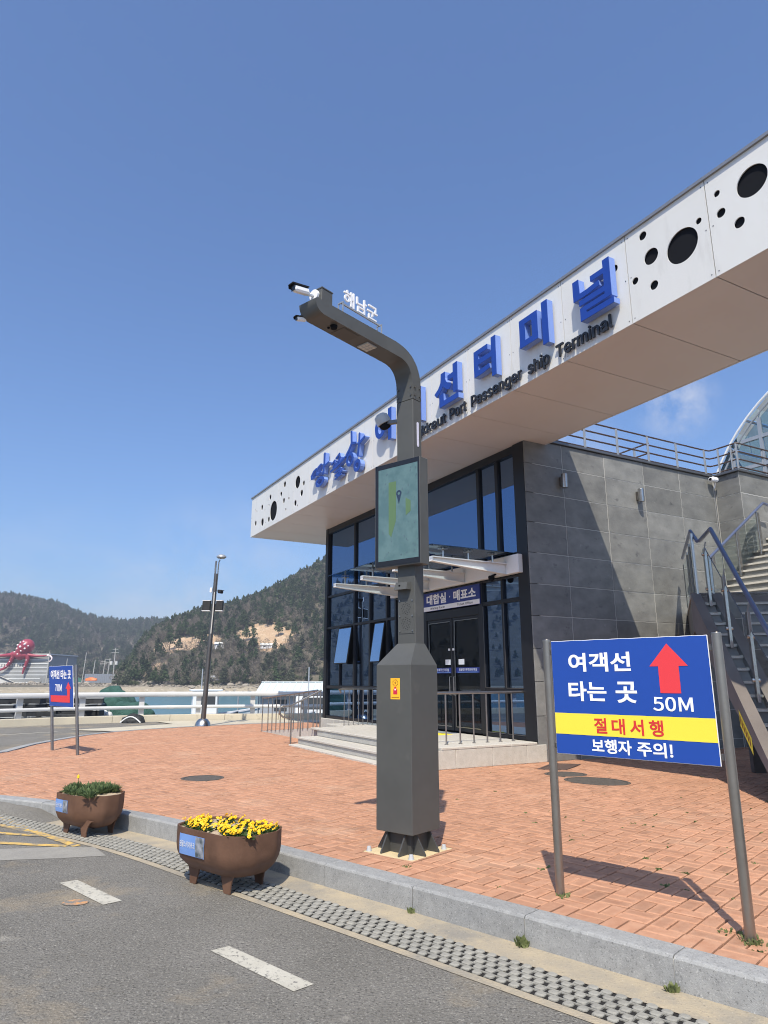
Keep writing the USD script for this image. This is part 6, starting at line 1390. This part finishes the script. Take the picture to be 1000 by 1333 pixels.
rng = np.random.default_rng(5); pos, idx, sc_, ori = [], [], [], []
for Pn, w_near in ((P1, True), (P2, False), (P3, False)):
    for x, y, z, a, r in Pn:
        nz = float(meshkit.noise(np.array([[x/38, y/38, .3]]))[0]) if False else math.sin(x*.045+1.3*math.sin(y*.031))*math.cos(y*.05+.7*math.sin(x*.027))
        low = w_near and r < 330
        pp = (.52 if w_near else .66)+.30*nz; u = rng.random()
        if low and u < .52: k = rng.choice([5, 6, 5, 4])
        elif rng.random() < pp: k = rng.choice([0, 1, 2, 2])
        else: k = rng.choice([3, 4, 3])
        pos.append((x, y, z-.3)); idx.append(int(k)); s_ = rng.uniform(.5, .95)*(.92 if w_near else 1.1)*(.9 if low else 1); sc_.append((s_*rng.uniform(.9, 1.2), s_*rng.uniform(.9, 1.2), s_))
        h_ = rng.uniform(0, math.pi); ori.append(Gf.Quath(float(math.cos(h_)), 0, 0, float(math.sin(h_))))
forest.CreatePrototypesRel().SetTargets(protos)
forest.CreatePositionsAttr(Vt.Vec3fArray.FromNumpy(np.array(pos, np.float32))); forest.CreateProtoIndicesAttr(Vt.IntArray.FromNumpy(np.array(idx, np.int32)))
forest.CreateScalesAttr(Vt.Vec3fArray.FromNumpy(np.array(sc_, np.float32))); forest.CreateOrientationsAttr(Vt.QuathArray(ori))

# single trees one can tell apart: the pines on the cut slopes and the skyline
def pine(seed, h, label, group):
    t = thing('pine_tree', label, 'tree', group=group); rng = np.random.default_rng(seed)
    obj('trunk', MB().tube([(0, 0, -.5), (rng.normal(0, .15), rng.normal(0, .15), h*.5), (rng.normal(0, .2), rng.normal(0, .2), h*.93)], [.19, .14, .04], 6).mesh, 'bark', t)
    obj('crown', pine_mesh(seed, h, 26, .46), 'pine_leaf', t); return t
G1, G2 = 'pines standing on the bare cut slopes', 'pines standing out on the skyline'
src = [pine(21, 9, 'dark pine tree with visible trunk on the sandy cut slope of the right hill', G1), pine(22, 10.5, 'dark pine tree with visible trunk on the sandy cut slope of the right hill', G1)]
rng = np.random.default_rng(77); cnt = 0; placed = []
for a, r in [(-9.0, None), (-9.6, None), (-10.4, None), (-8.3, None), (-11.3, None), (-7.9, None), (-12.4, None), (-13.5, None), (-14.6, None), (-15.5, None), (-16.5, None), (-17.2, None), (-11.9, None), (-10.9, None), (-18.1, None), (-9.9, None), (-8.7, None), (-12.0, None), (-9.3, None), (-10.1, None), (-8.0, None), (-10.7, None), (-11.6, None), (-7.6, None), (-13.0, None), (-14.2, None), (-15.0, None), (-16.1, None), (-9.7, None), (-8.5, None)]:
    r = rng.uniform(285, 345); z = float(hz(a, r)); loc = (r*math.sin(math.radians(a)), r*math.cos(math.radians(a)), z); s_ = rng.uniform(.65, 1.0)
    if cnt < 2: ops = UsdGeom.Xformable(src[cnt]).GetOrderedXformOps(); ops[0].Set(Gf.Vec3d(*loc)); ops[1].Set(rng.uniform(0, 360))
    else: dup(src[cnt % 2], loc, rng.uniform(0, 360), scale=(s_, s_, s_))
    cnt += 1
sk = None
for a in list(np.arange(-28.6, -20, .46)) + list(np.arange(-18.4, -4.4, .5)):
    a = a+rng.normal(0, .1); far = a < -19.5; r = 838 if far else 427; z = float(hz(a, r)); loc = (r*math.sin(math.radians(a)), r*math.cos(math.radians(a)), z-.4); s_ = rng.uniform(.75, 1.15)*(1.35 if far else .85)
    if sk is None: sk = pine(31, 9, 'small dark pine tree on the ridge line against the sky', G2); ops = UsdGeom.Xformable(sk).GetOrderedXformOps(); ops[0].Set(Gf.Vec3d(*loc)); ops[1].Set(15)
    else: dup(sk, loc, rng.uniform(0, 360), scale=(s_, s_, s_))
# shrubs and rocks along the far shore
b = MB(); rng2 = random.Random(8)
def rock(name, label, c, s_, seed, group=None):
    ic = trimesh.creation.icosphere(2, 1.0); v = np.array(ic.vertices); v = v*(1+.35*np.asarray(meshkit.noise(v*1.4+seed*5)))[:, None]*s_
    t = obj(name, (v+np.array(c), np.array(ic.faces)), 'rock'); tag(t, label, 'rock', group)
for i in range(26):
    px = rng2.uniform(160, 320) if i < 16 else rng2.uniform(0, 425); D = rng2.uniform(231, 240); a = math.degrees(math.atan((px-500)/912)); r = D/math.cos(math.radians(a)); s_ = rng2.uniform(.4, .9)*(2.2 if 160 < px < 210 else 1)
    rock('rock', 'pale grey brown rock on the far shore below the wooded hill', (r*math.sin(math.radians(a)), D, float(hz(a, r))+.2), np.array([s_*1.4, s_, s_*.8]), i, 'rocks on the far shore')
# stones of the beach
def shore_pt(px, D): a = math.degrees(math.atan((px-500)/912)); r = D/math.cos(math.radians(a)); return np.array([r*math.sin(math.radians(a)), D, float(hz(a, r))])
sb2 = MB()
for i in range(900):
    p = shore_pt(rng2.uniform(-20, 430), rng2.uniform(222, 238)); s_ = rng2.uniform(.15, .5); sb2.tm(trimesh.convex.convex_hull(p+np.random.default_rng(i).normal(size=(8, 3))*[s_, s_, s_*.6]))
obj('beach_stones', sb2.mesh, 'rock', label='loose pale stones strewn along the far beach', cat='stones', kind='stuff')
# upturned hull on the far shore, huts on the slope
p = shore_pt(277, 240); t = thing('beached_boat', 'grey upturned boat hull lying on the far shore left of the shed roof', 'boat', tuple(p), 4)
obj('hull', MB().lathe([(.0, 1.6), (.5, 1.5), (.85, 1.0), (1.0, .0)], 18, sx=3.4, sy=1.3).mesh, 'hull_grey', t, smooth=True); obj('keel', MB().bar((-2.4, 0, 1.6), (2.4, 0, 1.6), .15).mesh, 'far_light', t)
def on_hill(px, py, rmin=250):
    a = math.degrees(math.atan((px-500)/912)); te = (884-py)/912*math.cos(math.radians(a))
    for r in np.arange(rmin, 430, 1.0):
        if float(hz(a, r))-1.5 >= te*r: return (r*math.sin(math.radians(a)), r*math.cos(math.radians(a)), float(hz(a, r)))
    return (r*math.sin(math.radians(a)), r*math.cos(math.radians(a)), float(hz(a, r)))
for px, py, w_, h_, lab in ((283, 847, 3.4, 2.4, 'small white hut on the wooded slope right of the lamp post'), (345, 845, 4.6, 1.3, 'long low white shelter on the orange cut slope')):
    p = on_hill(px, py, 280); t = thing('hut', lab, 'hut', (p[0], p[1], p[2]-.3), 10)
    obj('wall', MB().box(-w_/2, w_/2, -1.2, 1.2, 0, h_).mesh, 'sign_white', t); obj('roof', MB().poly(Polygon([(-1.5, h_), (1.5, h_), (0, h_+.9)]), -w_/2-.2, w_/2+.2, 'x').mesh, 'far_light' if w_ < 5 else 'hull_grey', t)
    obj('window', MB().box(-w_*.25, -w_*.05, -1.22, -1.205, h_*.4, h_*.8).mesh, 'far_dark', t)

# ------------------------------------------------------------------ octopus hall and the village on the left shore
D0 = 246.0; XP = lambda px, D=D0: (px-500)/912*D; ZP = lambda py, D=D0: 1.5+(884-py)/912*D
ob = thing('striped_hall', 'grey banded waterfront building under the red octopus at the far left', 'building', (0, D0, 0), 0)
x0, x1, zt_ = XP(-70), XP(61.5), ZP(853)
obj('wall', MB().box(x0, x1, 0, 22, -1, zt_).mesh, 'far_wall', ob)
for z in np.arange(ZP(889), zt_-.5, 1.30): obj('band', MB().box(x0-.05, x1+.05, -.10, -.002, z, z+.30).mesh, 'far_line', ob)
obj('roof_edge', MB().box(x0-.3, x1+.3, -.3, 22.3, zt_, zt_+.35).mesh, 'far_light', ob)
for px in np.arange(-40, 28, 3.4): obj('window', MB().box(XP(px), XP(px+2.5), -.06, -.003, ZP(868.2), ZP(865)).mesh, 'far_light', ob)
obj('window_band', MB().box(XP(-45), XP(29), -.05, -.001, ZP(869), ZP(864)).mesh, 'far_dark', ob)
b = MB().poly(Polygon([(XP(-60), ZP(893)), (XP(24), ZP(893)), (XP(24), ZP(889.5)), (XP(-8), ZP(877)), (XP(-60), ZP(870))]), -3.0, -.12, 'y'); obj('outer_stair', b.mesh, 'far_light', ob)
obj('stair_rail', MB().bar((XP(24), -3.05, ZP(888.7)), (XP(-8), -3.05, ZP(876)), .35).mesh, 'far_dark', ob)
oc = thing('octopus_figure', 'big red octopus figure with white spots draped over the grey hall roof', 'figure', (0, D0, 0), 0)
def hullm(balls):
    out = None
    for (c1, r1), (c2, r2) in zip(balls[:-1], balls[1:]):
        pts = np.vstack([trimesh.creation.icosphere(2, r1).vertices+c1, trimesh.creation.icosphere(2, r2).vertices+c2]); h_ = m3.Manifold.hull_points(pts); out = h_ if out is None else out+h_
    return out
OX = lambda px, py, y=-1.0: np.array([XP(px), y, ZP(py)])
head = hullm([(OX(31, 842, -.6), 2.55), (OX(27.5, 845.5, -.6), 2.35), (OX(24, 850, -.6), 1.75), (OX(24, 853, -.6), 1.9)])
body = hullm([(OX(15, 852.5, -.8), 1.0), (OX(25, 853, -.8), 1.6), (OX(35, 853.5, -.8), .9)])
mm = (head+body).to_mesh(); tmh = trimesh.Trimesh(mm.vert_properties[:, :3], mm.tri_verts)
obj('head', tmh, 'octopus', oc, smooth=50)
for pts, r0 in (([(15, 853), (5, 854), (-10, 854.5), (-40, 854)], .75), ([(16, 854), (14, 860), (10, 866.5), (4, 871.5), (-6, 874)], .85), ([(33.5, 854), (35, 859), (33.5, 866), (31.5, 873), (31, 877.5)], .85), ([(35, 853.5), (48, 854.6), (60, 854.2)], .65)):
    n = 22; pp = np.array([OX(*q, -1.1) for q in pts]); tt = np.linspace(0, 1, len(pts)); cs = CubicSpline(tt, pp); u = np.linspace(0, 1, n)
    obj('arm', MB().tube(cs(u), r0*(1-.72*u), 10).mesh, 'octopus', oc, smooth=60)
cu = [(60, 854.2), (64, 854.8), (66.5, 857.5), (65.5, 860.8), (62.8, 861.5)]
obj('arm_tip', MB().tube(CubicSpline(np.linspace(0, 1, 5), np.array([OX(*q, -1.1) for q in cu]))(np.linspace(0, 1, 16)), np.linspace(.35, .2, 16), 8).mesh, 'octopus_white', oc, smooth=60)
sp = MB(); r5 = random.Random(4)
for px, py, r_ in ((32.5, 840, .42), (27, 843.2, .45), (21.7, 840.8, .35), (33, 845.5, .36), (28, 848.5, .33), (22, 845.5, .33), (30, 836.6, .33), (26, 837.6, .3), (36.6, 842, .3), (18, 849.6, .3), (23.5, 852.5, .3), (13, 862, .25), (9, 868, .22), (34.5, 860, .25), (32.8, 868, .2), (15, 857, .25)):
    d = tmh.ray.intersects_location([OX(px, py, -30)], [[0, 1, 0]]) if False else None
    tv = tmh.vertices; dd = np.hypot(tv[:, 0]-XP(px), tv[:, 2]-ZP(py)); near_ = tv[dd < .7]
    c = OX(px, py, (near_[:, 1].min() if len(near_) and py < 853 else -1.75)+.12); sp.tm(trimesh.Trimesh(trimesh.creation.icosphere(1, r_).vertices*[1, .9, 1]+c, trimesh.creation.icosphere(1).faces))
obj('white_spots', sp.mesh, 'octopus_white', oc, kind='stuff')
hs = thing('brick_house', 'small red brown house behind the right end of the grey hall', 'house', (XP(74, 262), 262, 0), 0)
obj('wall', MB().box(-1.8, 2.6, 0, 5, .5, ZP(858.5, 262)).mesh, 'far_brick', hs); obj('roof', MB().box(-2.1, 2.9, -.3, 5.3, ZP(858.5, 262), ZP(857, 262)).mesh, 'far_light', hs)
for x in (-1.2, .4): obj('window', MB().box(x, x+.9, -.05, -.002, ZP(864, 262), ZP(861, 262)).mesh, 'far_dark', hs)
for px, top, D in ((60.5, 849, 240), (120, 860, 250), (133, 859, 255), (139, 857, 252), (147, 844, 246), (85, 858, 258), (107, 850, 300)):
    t = thing('utility_pole', {60.5: 'thin pale pole in front of the right end of the grey hall', 120: 'plain concrete utility pole farthest left of the pole group', 133: 'concrete utility pole just left of the thin pole pair', 139: 'thin concrete utility pole beside the tallest one', 147: 'tallest concrete utility pole with cross arm and white transformers', 85: 'short distant utility pole behind the small blue sign', 107: 'lone thin utility pole up on the dark hillside'}[px], 'utility pole', (XP(px, D), D, float(hz(math.degrees(math.atan((px-500)/912)), D/math.cos(math.atan((px-500)/912))))), 0)
    hgt = ZP(top, D)-float(hz(math.degrees(math.atan((px-500)/912)), D/math.cos(math.atan((px-500)/912))))
    obj('shaft', MB().tube([(0, 0, -1), (.06*hgt if px < 140 and px > 100 else 0, 0, hgt)], [.22, .13], 8).mesh, 'concrete_pole', t)
    if px in (133, 147, 139): obj('cross_arm', MB().bar((-1.3, 0, hgt-1.6), (1.3, 0, hgt-1.6), .16).bar((-1.0, 0, hgt-.7), (1.0, 0, hgt-.7), .14).mesh, 'concrete_pole', t)
    if px == 147: obj('transformer', MB().tube([(-.9, -.4, hgt*.52), (-.9, -.4, hgt*.62)], .45, 10).tube([(.9, -.4, hgt*.52), (.9, -.4, hgt*.62)], .45, 10).mesh, 'far_light', t)
fn = thing('metal_fence', 'grey sheet metal fence on the far shore left of the utility poles', 'fence', (0, 243, 0), 0)
for px in np.arange(110, 158, 2.4): obj('fence_sheet', MB().box(XP(px, 243)+.02, XP(px+2.4, 243)-.02, -.05, .05, .2, ZP(877.5, 243)).mesh, 'fence_grey' if px < 145 else 'far_wall', fn)
fg = thing('metal_fence', 'green mesh fence and pale blocks below the banded hall on the far shore', 'fence', (0, 242, 0), 0)
for px in np.arange(52, 106, 3.0): obj('fence_sheet', MB().box(XP(px, 242)+.03, XP(px+3, 242)-.03, -.05, .05, .2, ZP(882+(px % 2), 242)).mesh, 'fence_green' if px > 70 else 'far_wall', fg)
t = heap('orange_net', 'small orange net pile at the foot of the grey fence on the far shore', 'fishing net', (XP(119, 238), 238), 1.8, .8, .9, 'buoy_orange', 9, 1.0)

# ------------------------------------------------------------------ air
if HAZE > 0:
    M['haze'] = usdkit.material(stage, '/World/Looks/haze', {"v": ("principled_volume", {"color": (.93, .95, 1.0), "density": HAZE, "anisotropy": .25})}, [], volume="v.volume")
    obj('haze', MB().box(-1400, 1400, -700, 1300, -10.5, 150).mesh, 'haze', kind='stuff')
